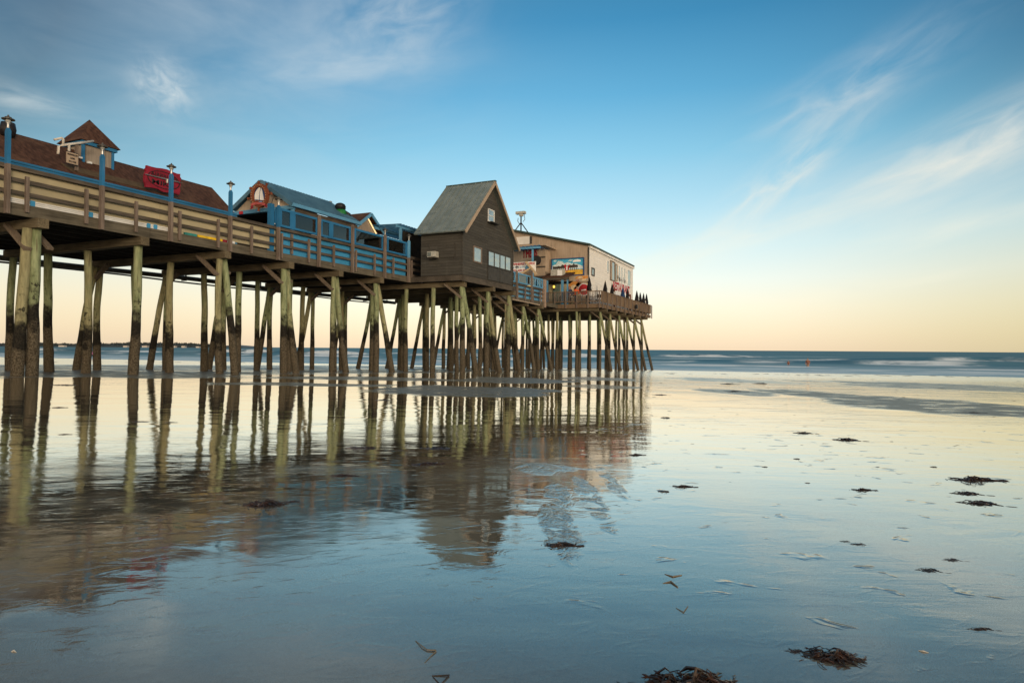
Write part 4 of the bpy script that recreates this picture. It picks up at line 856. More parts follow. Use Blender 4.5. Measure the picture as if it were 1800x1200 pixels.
b = MB(); b.box(49.72, 50.1, -.12, 1.0, 3.5, 5.85); tag(b.build('stone_column', 'stone_facing', loc=(49.9, 0, 3.5)), 'narrow stone-faced column at the end of the far blue windscreen', 'column')
b = MB(); b.tube([atY(901, 526, -.35), atY(948, 536, -.35)], .05, 8); tag(b.build('loose_board', 'tan_board', loc=tuple(atY(901, 526, -.35))), 'pale pipe along the deck edge beyond the grey house', 'pipe')

# ---------------------------------------------------------------- white end building
BX, BX2, BY = 55.3, 71.5, -2.2; BR = 5.3
t_ = thing('end_building', 'large building at the seaward end with white side and tan front wall', 'building', (BX, BY, DECK))
b = MB(); b.prism([(BX, BY+.08, DECK+.003), (BX, 11.5, DECK+.003), (BX, 11.5, 9.7), (BX, BR, 11.2), (BX, BY+.08, 9.39)], (.3, 0, 0)); b.build('front_wall', 'tan_board', t_)
b = MB(); b.box(BX-.02, BX2, BY, BY+.078, DECK+.003, 9.36); sw_ = b.build('side_wall', 'white_siding', t_)
b = MB(); b.prism([(BX2-.3, BY+.08, DECK+.003), (BX2-.3, 11.5, DECK+.003), (BX2-.3, 11.5, 9.7), (BX2-.3, BR, 11.2), (BX2-.3, BY+.08, 9.39)], (.3, 0, 0)); b.build('end_wall', 'white_siding', t_)
b = MB(); b.slab([(BX-.3, BY-.12, 9.40), (BX2+.15, BY-.12, 9.40), (BX2+.15, BR, 11.22), (BX-.3, BR, 11.22)], .16); b.build('roof', 'green_roof_edge', t_)
b = MB(); b.slab([(BX-.3, BR+.003, 11.22), (BX2+.15, BR+.003, 11.22), (BX2+.15, 11.8, 9.6), (BX-.3, 11.8, 9.6)], .16); b.build('roof', 'green_roof_edge', t_)
b = MB(); b.box(BX-.02, BX2+.1, BY-.16, BY-.01, 9.18, 9.36); b.build('eave_trim', 'white_paint', t_)
b = MB(); b.box(BX-.06, BX-.003, BY-.03, BY+.1, DECK+.1, 9.3); b.build('corner_board', 'dark_trim', t_)
# windows on the white side
for (l, r_, y0_, y1_, fm) in ((1039.3, 1043.2, 472.5, 483, 'dark_trim'), (1066, 1068.6, 459, 477.5, 'white_trim'), (1072, 1079.5, 460.5, 492, 'timber_upright'), (1081.3, 1083.6, 465.5, 492.5, 'tan_board'), (1086.3, 1088.6, 468, 495, 'white_trim'), (1090.8, 1093, 470, 497, 'white_trim'), (1095, 1097.2, 472.5, 498.5, 'white_trim'), (1102, 1107.5, 476, 502, 'white_trim')):
    a = rectY(l, r_, y0_, y1_, BY); win(t_, *a, BY, fm, .1, out=.07)
a = rectY(1072, 1079.5, 460.5, 492, BY); b = MB(); b.box(a[0]+.2, a[0]+.55, BY-.06, BY-.022, a[2], a[3]); b.build('window_post', 'tan_board', t_)
b = MB(); a = rectY(1078, 1080, 505, 521, BY); b.box(a[0], a[1], BY-.05, BY-.004, DECK+.01, a[3]); b.build('door', 'brown_sign_wood', t_)
b = MB(); a = rectY(1105, 1107, 517, 525, BY); b.box(a[0], a[1]+.3, BY-.05, BY-.004, DECK+.01, a[3]); b.build('door', 'brown_sign_wood', t_)
# red restaurant lettering
c = atY(1091, 507, BY); t2 = thing('restaurant_sign', 'red RESTAURANT lettering with black script above on the white side wall', 'sign', c)
a = rectY(1076.5, 1105.5, 499, 515, BY); xm, wdt = (a[0]+a[1])/2, a[1]-a[0]
b = MB(); b.box(a[0]-.1, a[1]+.1, BY-.035, BY-.004, c.z-1.35, c.z+.55); b.build('board', 'white_trim', t2)
text('RESTAURANT', (xm, BY-.036, c.z), (1, 0, 0), (0, 0, 1), .85, 'letter_red', t2, width=wdt, bold=.035)
text('Patio Pub', (xm, BY-.036, c.z+.95), (1, 0, 0.0), (0, 0, 1), .5, 'black_paint', t2, width=wdt*.5, bold=.01)
for k, x_ in enumerate((xm-2.0, xm+.2)):
    b = MB(); b.lathe((x_, BY-.05, c.z-1.0), [(.05, 0), (.3, .05), (.3, .12), (.05, .2)], 10); b.build('emblem', 'navy', t2)
# mural on the tan front
XM = BX-.08
def rectX(pxl, pxr, py0, py1, X):
    pm = (pxl+pxr)/2; return atX(pxr, py0, X).y, atX(pxl, py0, X).y, atX(pm, py1, X).z, atX(pm, py0, X).z
y0_, y1_, z0_, z1_ = rectX(970, 1024.5, 455, 483, XM); t2 = thing('mural_panel', 'large framed picture of a beach and pier on the tan front wall', 'mural', (XM, y0_, z0_)); wy, hz_ = y1_-y0_, z1_-z0_
b = MB(); e = .08
b.box(XM-.06, BX-.003, y0_-e, y1_+e, z1_, z1_+e); b.box(XM-.06, BX-.003, y0_-e, y1_+e, z0_-e, z0_); b.box(XM-.06, BX-.003, y0_-e, y0_, z0_+.001, z1_-.001); b.box(XM-.06, BX-.003, y1_, y1_+e, z0_+.001, z1_-.001); b.build('frame', 'navy', t2)
def U(u, v): return (XM, y1_-u*wy, z0_+v*hz_)             # u rightwards as seen
def pic(pts, m, k, nm): b = MB(); b.prism([Vector(U(*p))+Vector((-.004*k, 0, 0)) for p in pts], (-.003, 0, 0)); b.build(nm, m, t2)
pic([(0, 0), (1, 0), (1, 1), (0, 1)], 'art_sky', 0, 'picture_sky'); pic([(0, 0), (1, 0), (1, .30), (.8, .33), (0, .27)], 'art_sand', 1, 'picture_sand')
pic([(0, .62), (.12, .7), (.2, .92), (.34, .86), (.38, .74), (.5, .8), (.62, .72), (.8, .68), (1, .5), (1, .34), (.8, .36), (0, .3)], 'art_cloud', 1.6, 'picture_cloud')
pic([(.5, .86), (.58, .96), (.68, .93), (.6, .84)], 'art_cloud', 1.6, 'picture_cloud'); pic([(.03, .9), (.08, .97), (.16, .95), (.1, .86)], 'art_cloud', 1.6, 'picture_cloud')
pic([(.02, .40), (.84, .46), (.82, .60), (.74, .62), (.70, .70), (.64, .6), (.56, .64), (.5, .58), (.40, .58), (.34, .68), (.28, .56), (.2, .6), (.16, .55), (.02, .57)], 'art_dark', 2.4, 'picture_pier')
for k in range(13): u_ = .05+k*.06; pic([(u_, .29), (u_+.02, .29), (u_+.02, .45), (u_, .44)], 'art_dark', 2.4, 'picture_pile')
pic([(.38, .62), (.44, .68), (.48, .52), (.55, .6), (.58, .68), (.54, .42), (.5, .24), (.46, .22), (.42, .4)], 'letter_red', 3.2, 'picture_figure'); pic([(.45, .5), (.5, .56), (.5, .3), (.46, .28)], 'white_trim', 4.0, 'picture_figure')
pic([(.66, .78), (.70, .92), (.82, .95), (.92, .9), (.92, .8)], 'white_trim', 3.2, 'picture_cloud')
# small boards below
y0_, y1_, z0_, z1_ = rectX(1000, 1033.5, 484, 494.5, XM); t2 = thing('menu_board', 'long tan board with painted brown food below the beach picture', 'sign', (XM, y0_, z0_)); wy, hz_ = y1_-y0_, z1_-z0_
b = MB(); b.box(XM, BX-.003, y0_, y1_, z0_, z1_); b.build('board', 'gable_board', t2)
pic([(.28, .45), (.4, .85), (.6, .98), (.8, .9), (.98, .92), (.99, .5), (.8, .38)], 'art_orange', 1, 'picture_food'); pic([(.42, .5), (.5, .8), (.66, .85), (.72, .55)], 'art_cream', 2, 'picture_food'); pic([(.66, .1), (.7, .4), (.86, .42), (.88, .1)], 'art_cream', 2, 'picture_food')
pic([(.38, .08), (.38, .24), (.44, .24), (.44, .08)], 'letter_red', 2, 'letter'); pic([(.46, .1), (.46, .26), (.52, .26), (.52, .1)], 'letter_red', 2, 'letter')
y0_, y1_, z0_, z1_ = rectX(997.5, 1033, 498.5, 520, XM); t2 = thing('food_poster', 'bright poster of orange food and a round red badge behind the railing', 'poster', (XM, y0_, z0_)); wy, hz_ = y1_-y0_, z1_-z0_
b = MB(); b.box(XM, BX-.003, y0_, y1_, z0_, z1_); b.build('board', 'art_cream', t2)
def disc(u_, v_, r_, m, k, nm): pic([(u_+r_/wy*math.cos(a), v_+r_/hz_*math.sin(a)) for a in [2*math.pi*j/20 for j in range(20)]], m, k, nm)
disc(.34, .62, .65, 'art_orange', 1, 'picture_food'); disc(.3, .66, .3, 'art_cream', 2, 'picture_food'); disc(.42, .58, .22, 'letter_red', 2, 'picture_food'); disc(.14, .4, .4, 'navy', 1.5, 'picture_food'); disc(.56, .85, .3, 'brown_sign_wood', 1, 'picture_food')
disc(.8, .5, .58, 'white_trim', 2, 'badge'); disc(.8, .5, .5, 'letter_red', 3, 'badge'); pic([(.68, .4), (.92, .44), (.92, .54), (.68, .5)], 'white_trim', 4, 'badge'); pic([(.7, .9), (.98, .98), (.98, .8)], 'yellow', 1.4, 'picture_food')
# porch
t2 = thing('porch', 'brown shed porch with blue posts left of the bright poster', 'porch', (54, 3, DECK))
ya, yb = yX(1000, 54.2), yX(957, 54.2)
b = MB(); b.hexa([(53.55, ya-.2, 6.42), (BX-.004, ya-.2, 6.95), (BX-.004, yb, 6.95), (53.55, yb, 6.42), (53.55, ya-.2, 6.54), (BX-.004, ya-.2, 7.07), (BX-.004, yb, 7.07), (53.55, yb, 6.54)]); b.build('roof', 'brown_shingle', t2)
b = MB(); b.box(53.5, 53.6, ya-.2, yb, 6.2, 6.42); b.build('header', 'timber_along', t2)
for px, w_ in ((961.5, .05), (988, .12), (997, .02)): y_ = yX(px, 53.6); b = MB(); b.box(53.55, 53.66, y_-w_/2-.05, y_+w_/2+.05, DECK, 6.198); b.build('post', 'sky_trim', t2)
b = MB(); b.box(BX-.05, BX-.003, ya, yb, DECK, 6.2); b.build('back_panel', 'cream_panel', t2); y_ = yX(978, BX); b = MB(); b.box(BX-.1, BX-.053, y_-.35, y_+.35, DECK, 6.0); b.build('door', 'door_green', t2)
b = MB(); b.box(BX-.08, BX-.052, ya, yb, 6.0, 6.25); b.build('dark_header', 'black_paint', t2)
c = atX(973, 504, BX-.2); t2 = thing('wall_lantern', 'small black wall lantern glowing yellow beside the porch door', 'lantern', c)
b = MB(); b.lathe(c-Vector((0, 0, .12)), [(.06, 0), (.1, .1), (.1, .2), (.06, .25)], 8); b.build('globe', 'glow_yellow', t2); b = MB(); b.lathe(c+Vector((0, 0, .13)), [(.14, 0), (.14, .03), (.04, .15)], 8); b.box(c.x, BX-.1, c.y-.03, c.y+.03, c.z-.3, c.z-.2); b.lathe(c-Vector((0, 0, .32)), [(.03, 0), (.06, .1), (.08, .19)], 8); b.build('housing', 'black_paint', t2)
c = atX(981, 480, 54.3); t2 = thing('air_conditioner', 'pale air conditioning unit on the porch roof below the picture', 'air conditioner', c)
b = MB(); b.box(53.9, 54.6, c.y-.55, c.y+.6, c.z-.35, c.z+.3); b.build('casing', 'ac_beige', t2); b = MB(); b.box(53.88, 53.898, c.y-.5, c.y-.05, c.z-.28, c.z+.22); b.build('grille', 'white_trim', t2); b = MB(); b.box(53.9, 54.6, c.y-.7, c.y+.75, c.z-.62, c.z-.352); b.build('stand', 'brown_sign_wood', t2)
# bay with hatch boards
ya, yb = yX(957.8, 54.3), yX(943, 54.3); za, zb = atX(950, 487, 54.3).z, atX(950, 437, 54.3).z
t2 = thing('boarded_bay', 'boarded tan bay standing out between the red letters and the picture', 'bay', (54.3, ya, za))
b = MB(); b.box(54.3, BX-.004, ya, yb+.3, za, zb); b.build('board', 'tan_board', t2)
for f_ in (.0, .34, .68): z_ = za+(zb-za)*f_; b = MB(); b.box(54.24, 54.298, ya-.01, yb+.3, z_, z_+.12); b.build('batten', 'dark_trim', t2)
b = MB(); b.box(54.2, BX-.005, ya-.04, yb+.3, za-.3, za-.003); b.build('base', 'dark_trim', t2)
# blue slatted awning, letters and banner left of the bay
ya, yb = yX(950, 53), yX(896, 53); z_ = atX(925, 433.5, 53).z
t2 = thing('slatted_awning', 'blue slatted awning under the white wall panel above the red letters', 'awning', (53, ya, z_))
for k in range(9):
    yy = ya+(yb-ya)*k/8.0; b = MB(); b.box(52.4, BX-.3, yy-.12, yy+.12, z_-.06-.01*k, z_-.01*k); b.build('slat', 'blue_paint', t2)
b = MB(); b.box(52.35, 52.45, ya-.2, yb+.2, z_-.3, z_-.145); b.build('front_beam', 'sky_trim', t2); b = MB(); b.box(52.5, BX-.01, ya-.6, ya-.15, z_-.05, z_+.06); b.build('end_board', 'tan_board', t2)
y_ = yX(935.5, 52.6); b = MB(); b.box(52.52, 52.66, y_-.07, y_+.07, DECK, z_-.31); b.build('post', 'sky_trim', t2)
a = rectX(900, 930.5, 416, 429.5, BX); b = MB(); b.box(BX-.05, BX-.003, *a); t3 = thing('wall_panel', 'plain white panel high on the tan front wall beside the antenna', 'panel', (BX, a[0], a[2])); b.build('panel', 'white_paint', t3); b = MB(); yy = yX(932, BX); b.box(BX-.06, BX-.004, yy-.12, yy+.1, a[2], a[3]); b.build('side_gap', 'dark_trim', t3)
t2 = thing('letter_sign', 'tall dark red letters on a dim board under the blue awning', 'sign', (54.2, 4, 7))
a = rectX(900, 942, 440, 461, 54.2); b = MB(); b.box(54.2, 54.3, *a); b.build('board', 'cupola_board', t2)
hh = atX(924, 437, 54.1).z-atX(924, 452.5, 54.1).z
text('THE', atX(926, 445.5, 54.197), (0, -1, 0), (0, 0, 1), hh, 'dark_red', t2, width=yX(917, 54.2)-yX(935, 54.2), bold=.05); text('IS', atX(940.5, 444.5, 54.197), (0, -1, 0), (0, 0, 1), hh, 'dark_red', t2, width=yX(937.5, 54.2)-yX(943.2, 54.2), bold=.05)
a = rectX(885, 941, 460.5, 478.5, 51.2); t2 = thing('festival_banner', 'white banner with red and blue lettering right of the grey house', 'banner', (51.2, a[0], a[2]))
b = MB(); b.box(51.2, 51.24, *a); b.build('cloth', 'white_trim', t2); hb = a[3]-a[2]; wy = a[1]-a[0]
ym = yX(912, 51.2)
text('WINEFEST', (51.197, ym, a[3]-hb*.2), (0, -1, 0), (0, 0, 1), hb*.22, 'letter_red', t2, width=yX(898, 51.2)-yX(922.5, 51.2), bold=.03)
text('SPICE', (51.197, yX(934, 51.2), a[3]-hb*.2), (0, -1, 0), (0, 0, 1), hb*.22, 'letter_red', t2, width=yX(929, 51.2)-yX(939.5, 51.2), bold=.03)
text('IN THE SUN', (51.197, yX(910, 51.2), a[3]-hb*.5), (0, -1, 0), (0, 0, 1), hb*.18, 'sky_trim', t2, width=yX(899, 51.2)-yX(921, 51.2))
text('FOOD AND WINE', (51.197, yX(913, 51.2), a[2]+hb*.18), (0, -1, 0), (0, 0, 1), hb*.2, 'letter_red', t2, width=yX(897, 51.2)-yX(926, 51.2), bold=.02)
disc0 = MB(); disc0.tube([(51.19, yX(926, 51.2), a[2]+hb*.42), (51.198, yX(926, 51.2), a[2]+hb*.42)], hb*.24, 14); disc0.build('emblem', 'sky_trim', t2)
t2 = thing('timber_brace', 'pale crossed timber braces in front of the white banner', 'brace', (51, 1.5, 5.5))
b = MB(); b.beam(atX(924, 460, 51.0), atX(943, 483, 51.0), .16, .3, (-1, 0, 0)); b.build('plank', 'light_timber', t2); b = MB(); b.beam(atX(934, 470, 50.9), atX(913, 483, 50.9), .14, .26, (-1, 0, 0)); b.build('plank', 'light_timber', t2)
t2 = thing('snack_kiosk', 'low kiosk with warm lit front behind the far blue windscreen', 'kiosk', (51.5, 2, DECK))
b = MB(); b.box(51.3, 52.3, .9, 5.2, DECK+.003, 5.9); b.build('wall', 'dark_ply', t2); b = MB(); b.prism([(51.0, .7, 5.903), (51.0, 5.4, 5.903), (51.0, 3.0, 6.7)], (1.4, 0, 0)); b.build('roof', 'tan_board', t2)
for y_ in (1.9, 2.6, 3.2): b = MB(); b.box(51.25, 51.298, y_-.2, y_+.2, 5.2, 5.6); b.build('glow_panel', 'glow_yellow', t2)  # glowing panels added to give the shop front its warm light
c = atX(942.5, 457.5, 53.6); b = MB(); b.tube([c, c+Vector((-.2, 0, 0))], [.45, .4], 14); t3 = tag(b.build('round_sign', 'black_paint', loc=tuple(c)), 'dark round sign on the corner below the red letters', 'sign')
# antenna tripod on the roof
c = atX(914.5, 408, 56.0); t2 = thing('roof_camera', 'camera on a black tripod mast on the roof of the end building', 'camera', c)
for a_ in range(3): b = MB(); an = a_*2.09+.4; b.tube([c+Vector((math.cos(an)*.85, math.sin(an)*.85, -.15)), c+Vector((0, 0, .95))], .05, 6); b.build('leg', 'black_paint', t2)
b = MB(); b.tube([c+Vector((0, 0, .1)), c+Vector((0, 0, 1.75))], .07, 8); b.build('mast', 'black_paint', t2); b = MB(); b.box(c.x-.2, c.x+.2, c.y-.45, c.y+.5, c.z+1.76, c.z+2.0); b.box(c.x-.15, c.x+.15, c.y-.2, c.y+.15, c.z+1.55, c.z+1.755); b.build('camera_head', 'ac_beige', t2)
b = MB(); b.tube([c+Vector((0, .15, .8)), c+Vector((0, .35, 1.1)), c+Vector((0, .3, 1.4))], .035, 6); b.tube([c+Vector((0, -.2, 1.0)), c+Vector((0, -.4, 1.2)), c+Vector((0, -.35, 1.7))], .03, 6); b.build('cable', 'dark_metal', t2)

# ---------------------------------------------------------------- end platform, railings, umbrellas
PX0, PX1, PY0 = 53.3, 73.0, -3.9
t_ = thing('end_platform', 'wide timber platform carrying the white building at the seaward end', 'platform', (PX0, PY0, DECK))
b = MB(); b.box(PX0+.02, PX1, PY0+.06, 11.8, 3.90, DECK-.003); b.build('deck_board', 'shaded_wood', t_)
b = MB(); b.box(PX0-.05, PX0+.015, PY0, 1.4, 3.62, DECK+.005); b.build('fascia_board', 'platform_plank', t_); b = MB(); b.box(PX0+.02, PX1, PY0, PY0+.055, 3.64, DECK); b.build('fascia_board', 'platform_plank', t_)
b = MB(); b.box(PX1+.002, PX1+.06, PY0, 11.8, 3.64, DECK); b.build('fascia_board', 'platform_plank', t_)
for y_ in [-3.3+1.2*k for k in range(13)]: b = MB(); b.box(PX0+.02, PX1, y_-.06, y_+.06, 3.64, 3.898); b.build('joist', 'shaded_wood', t_)
t_ = thing('baluster_railing', 'brown railing with thin upright balusters facing shore on the end platform', 'railing', (PX0, PY0, DECK))
ZT = 5.10
b = MB(); b.box(PX0-.09, PX0+.07, PY0-.05, 1.35, ZT-.06, ZT); b.build('top_rail', 'platform_plank', t_); b = MB(); b.box(PX0-.03, PX0+.03, PY0, 1.35, 4.14, 4.22); b.build('bottom_rail', 'platform_plank', t_)
for k in range(6): y_ = PY0+.08+k*1.03; b = MB(); b.box(PX0-.13, PX0-.052, y_-.05, y_+.05, 3.6, ZT-.061); b.build('post', 'timber_upright', t_)
y_ = PY0+.12
while y_ < 1.3: b = MB(); b.box(PX0-.02, PX0+.02, y_, y_+.045, 4.221, ZT-.061); b.build('baluster', 'timber_upright', t_); y_ += .15
t_ = thing('plank_railing', 'solid brown plank railing along the long side of the end platform', 'railing', (PX0, PY0, DECK))
b = MB(); b.box(PX0+.08, PX1+.05, PY0-.1, PY0+.06, ZT-.055, ZT+.003); b.build('top_rail', 'platform_plank', t_)
x_ = PX0+.1; k = 0
while x_ < PX1: wd = .145; b = MB(); b.box(x_, min(x_+wd, PX1), PY0-.045-.004*(k % 2), PY0-.012, 4.12+pr.uniform(-.03, .03), ZT-.057); b.build('plank', 'platform_plank', t_) if k < 92 else None; x_ += wd+.008 if k < 85 else 99; k += 1
b = MB(); xx = x_-99+.145 if x_ > 90 else x_
xx = PX0+.1+.153*85
while xx < PX1: b.box(xx, min(xx+.145, PX1), PY0-.045, PY0-.012, 4.12, ZT-.057); xx += .153
o = b.build('plank', 'platform_plank', t_); o['kind'] = 'stuff'
for k in range(14): x_ = PX0+.35+k*1.5; b = MB(); b.box(x_-.05, x_+.05, PY0-.14, PY0-.051, 3.58, ZT-.057); b.build('post', 'timber_upright', t_)
b = MB(); b.box(PX1-.02, PX1+.05, PY0+.062, 8.0, 4.1, ZT-.057); b.build('end_panel', 'platform_plank', t_)
c = atY(1117, 539, PY0-.15); b = MB(); b.box(c.x-.18, c.x+.18, PY0-.35, PY0-.142, c.z-.18, c.z+.2); tag(b.build('flood_light', 'black_paint', loc=tuple(c)), 'black floodlight fixed to the plank railing of the end platform', 'floodlight')
def umbrella(label, x, y, h=2.2, m='black_cloth', r=.27, cloned=None, emblem=True):
    t_ = thing('closed_umbrella', label, 'umbrella', (x, y, DECK), 'closed patio umbrellas on the end platform'); rr = random.Random(int(x*100))
    b = MB(); b.tube([(x, y, DECK), (x, y, DECK+h+.12)], .03, 8); b.build('pole', 'dark_metal', t_)
    b = MB(); n = 16; prof = [(.02, h+.04), (.06, h-.04), (r*.5, h-.3), (r*.8, h-.65), (r, h-.95), (r*.9, h-1.12)]; o_ = 0
    ph = rr.uniform(0, 6)
    for (q, z_) in prof:
        for k in range(n):
            a_ = 2*math.pi*k/n; q2 = q*(1+.22*math.cos(8*a_*1.0+ph)*min(1, (h-z_)/.6)*.8)*(1+.08*math.cos(a_+ph)); b.v.append(Vector((x+q2*math.cos(a_), y+q2*math.sin(a_), DECK+z_)))
    for i in range(len(prof)-1):
        for k in range(n): b.face([i*n+k, i*n+(k+1) % n, (i+1)*n+(k+1) % n, (i+1)*n+k])
    b.face(list(range(n))); b.face([(len(prof)-1)*n+k for k in range(n)][::-1]); b.build('canopy', m, t_, smooth=True)
    if emblem: b = MB(); b.beam((x+.02, y-r*1.05, DECK+h-1.02), (x+.0, y-r*.95, DECK+h-.75), .2, .03, (0, -1, 0)); b.build('emblem', 'white_trim', t_)
    b = MB(); b.lathe((x, y, DECK), [(.28, 0), (.28, .06), (.06, .1)], 10); b.build('base', 'dark_metal', t_)
for (px, Y, h, m, lb, em) in ((1035.5, -1.3, 2.4, 'black_cloth', 'closed black umbrella behind the shoreward railing, in front of the bright poster', True),
        (1063.5, -3.2, 2.3, 'black_cloth', 'closed black umbrella with white emblem standing left of the red letters by the small window', True),
        (1075.5, -3.2, 2.3, 'black_cloth', 'closed black umbrella just left of the red letters', True), (1094.5, -3.2, 2.3, 'navy_cloth', 'closed dark blue umbrella in front of the red letters', False),
        (1102.5, -3.2, 2.3, 'black_cloth', 'closed black umbrella in front of the right end of the red letters', True), (1119, -3.3, 2.4, 'black_cloth', 'closed black umbrella first to the right of the white wall', True),
        (1125, -3.1, 2.4, 'black_cloth', 'closed pale-striped umbrella second to the right of the white wall', True), (1131, -3.5, 2.3, 'black_cloth', 'closed black umbrella with emblem third to the right of the white wall', True), (1137, -3.5, 2.35, 'black_cloth', 'closed black umbrella farthest right at the end of the platform', False)):
    x_ = xY(px, Y) if px > 1040 else None
    if x_ is None: p = atX(px, 510, 54.4); x_, Y = 54.4, p.y
    umbrella(lb, min(x_, 72.7), Y, h, m, emblem=em, r=.215)
# patio tables and chairs behind the balusters
def table(x, y, label):
    t_ = thing('patio_table', label, 'table', (x, y, DECK)); b = MB(); b.lathe((x, y, DECK+.70), [(.42, 0), (.42, .03), (.3, .035)], 16); b.build('tabletop', 'steel', t_); b = MB(); b.tube([(x, y, DECK+.05), (x, y, DECK+.70)], .04, 8); b.build('column', 'dark_metal', t_); b = MB(); b.lathe((x, y, DECK), [(.28, 0), (.26, .05), (.05, .06)], 12); b.build('foot', 'dark_metal', t_)
def chair(x, y, rz, label):
    t_ = thing('patio_chair', label, 'chair', (x, y, DECK), 'patio chairs behind the baluster railing'); c, s_ = math.cos(rz), math.sin(rz)
    def L_(u, v, z): return Vector((x+u*c-v*s_, y+u*s_+v*c, DECK+z))
    for (u, v) in ((-.2, -.2), (.2, -.2)): b = MB(); b.tube([L_(u, v, 0), L_(u, v, .44)], .02, 6); b.build('leg', 'steel', t_)
    for (u, v) in ((-.2, .2), (.2, .2)): b = MB(); b.tube([L_(u, v, 0), L_(u, v, .45), L_(u, v+.08, .9)], .02, 6); b.build('leg', 'steel', t_)
    b = MB(); b.hexa([L_(-.22, -.22, .44), L_(.22, -.22, .44), L_(.22, .2, .44), L_(-.22, .2, .44), L_(-.22, -.22, .47), L_(.22, -.22, .47), L_(.22, .2, .47), L_(-.22, .2, .47)]); b.build('seat', 'dark_metal', t_)
    b = MB(); b.hexa([L_(-.2, .24, .6), L_(.2, .24, .6), L_(.2, .27, .6), L_(-.2, .27, .6), L_(-.2, .28, .9), L_(.2, .28, .9), L_(.2, .31, .9), L_(-.2, .31, .9)]); b.build('backrest', 'dark_metal', t_)
table(54.1, -2.9, 'round grey patio table behind the balusters at the platform corner'); table(54.2, -.9, 'round grey patio table behind the balusters near the orange shirt')
chair(54.6, -3.3, 2.2, 'grey patio chair nearest the platform corner'); chair(53.9, -2.2, .2, 'grey patio chair left of the corner table'); chair(54.8, -2.4, 1.2, 'grey patio chair between the corner table and the wall'); chair(54.0, -.2, 0, 'grey patio chair left of the second patio table')

# ---------------------------------------------------------------- people
def person(label, x, y, z, h=1.7, rz=0.0, top='black_cloth', legs='denim', lift=0.12, stride=.1, bend=0.0, hairm='hair', lower=True):
    t_ = thing('person', label, 'person', (x, y, z)); c, s_ = math.cos(rz), math.sin(rz); k = h/1.75
    def L_(u, v, w_): return Vector((u*c-v*s_, u*s_+v*c, w_))*k      # u: sideways, v: forward
    def skin(nm, nodes, edges, m, sub=2):
        me = bpy.data.meshes.new(nm); me.from_pydata([L_(*n_[:3]) for n_ in nodes], edges, []); o = bpy.data.objects.new(nm, me); COL.objects.link(o)
        sk = o.modifiers.new('skin', 'SKIN'); sk.use_smooth_shade = True
        for i, n_ in enumerate(nodes): me.skin_vertices[0].data[i].radius = (n_[3]*k, (n_[4] if len(n_) > 4 else n_[3])*k); me.skin_vertices[0].data[i].use_root = (i == 0)
        sb = o.modifiers.new('sub', 'SUBSURF'); sb.levels = sb.render_levels = sub; bpy.context.view_layer.update()
        me2 = bpy.data.meshes.new_from_object(o.evaluated_get(bpy.context.evaluated_depsgraph_get())); o.modifiers.clear(); o.data = me2; me2.materials.clear(); me2.materials.append(M[m]); o.parent = t_
        for p in me2.polygons: p.use_smooth = True
        return o
    b_ = bend
    nodes = [(0, 0, .95, .14, .11), (0, .02+b_*.3, 1.2, .13, .1), (0, b_*.8, 1.42, .15, .1), (0, b_, 1.5, .055), (0, b_+.01, 1.58, .075, .085), (0, b_+.01, 1.67, .085, .095), (0, b_, 1.745, .05, .055)]
    edges = [(0, 1), (1, 2), (2, 3), (3, 4), (4, 5), (5, 6)]
    arm = []
    for s1 in (-1, 1):
        i = len(nodes); st = stride*s1
        nodes += [(s1*.09, 0, .88, .085), (s1*.1, st*.5+.03, .5, .058), (s1*.1, st-.02, .09, .04), (s1*.11, st+.14, .03, .035)]; edges += [(0, i), (i, i+1), (i+1, i+2), (i+2, i+3)]
        i = len(nodes); nodes += [(s1*.19, b_*.8, 1.41, .055), (s1*.25, b_*.6-.02, 1.14, .042), (s1*.24, b_*.6+.1+lift, .93+lift*.6, .03), (s1*.235, b_*.6+.15+lift, .88+lift*.6, .034)]; edges += [(2, i), (i, i+1), (i+1, i+2), (i+2, i+3)]
        arm.append((i, s1))
        for q in range(5):
            j = len(nodes); of = (q-2)*.016; ln = (.05, .075, .08, .075, .055)[q]; hz = .85+lift*.6
            nodes.append((s1*.235+of, b_*.6+.17+lift+(0 if q else -.03), hz-ln*.5, .009)); nodes.append((s1*.225+of, b_*.6+.175+lift+(0 if q else -.02), hz-ln, .008)); edges += [(i+3, j), (j, j+1)]
    skin('body', nodes, edges, 'skin')
    J = [(0, 0, .9, .165, .135), (0, .02+b_*.3, 1.2, .155, .125), (0, b_*.8, 1.42, .165, .12), (0, b_*.95, 1.5, .075)]; je = [(0, 1), (1, 2), (2, 3)]
    for s1 in (-1, 1): i = len(J); J += [(s1*.2, b_*.8, 1.41, .075), (s1*.25, b_*.6-.02, 1.14, .06), (s1*.245, b_*.6+.08+lift*.8, .96+lift*.5, .05)]; je += [(2, i), (i, i+1), (i+1, i+2)]
    skin('jacket', J, je, top)
    if lower:
        J = [(0, 0, .93, .16, .13)]; je = []
        for s1 in (-1, 1): i = len(J); st = stride*s1; J += [(s1*.09, 0, .86, .1), (s1*.1, st*.5+.03, .5, .074), (s1*.1, st-.02, .2, .06)]; je += [(0, i), (i, i+1), (i+1, i+2)]
        skin('trousers', J, je, legs)
    skin('hair', [(0, b_-.02, 1.62, .09, .08), (0, b_-.015, 1.69, .1, .1), (0, b_-.01, 1.75, .06, .07)], [(0, 1), (1, 2)], hairm)
    b = MB(); hd = Vector((x, y, z)); b.tube([hd+L_(0, b_+.09, 1.655), hd+L_(0, b_+.125, 1.63)], [.012*k, .02*k], 6); b.build('nose', 'skin', t_)
    for s1 in (-1, 1): b = MB(); b.tube([hd+L_(s1*.035, b_+.09, 1.675), hd+L_(s1*.035, b_+.108, 1.675)], [.016*k, .01*k], 6); b.build('eye', 'hair', t_)
    return t_
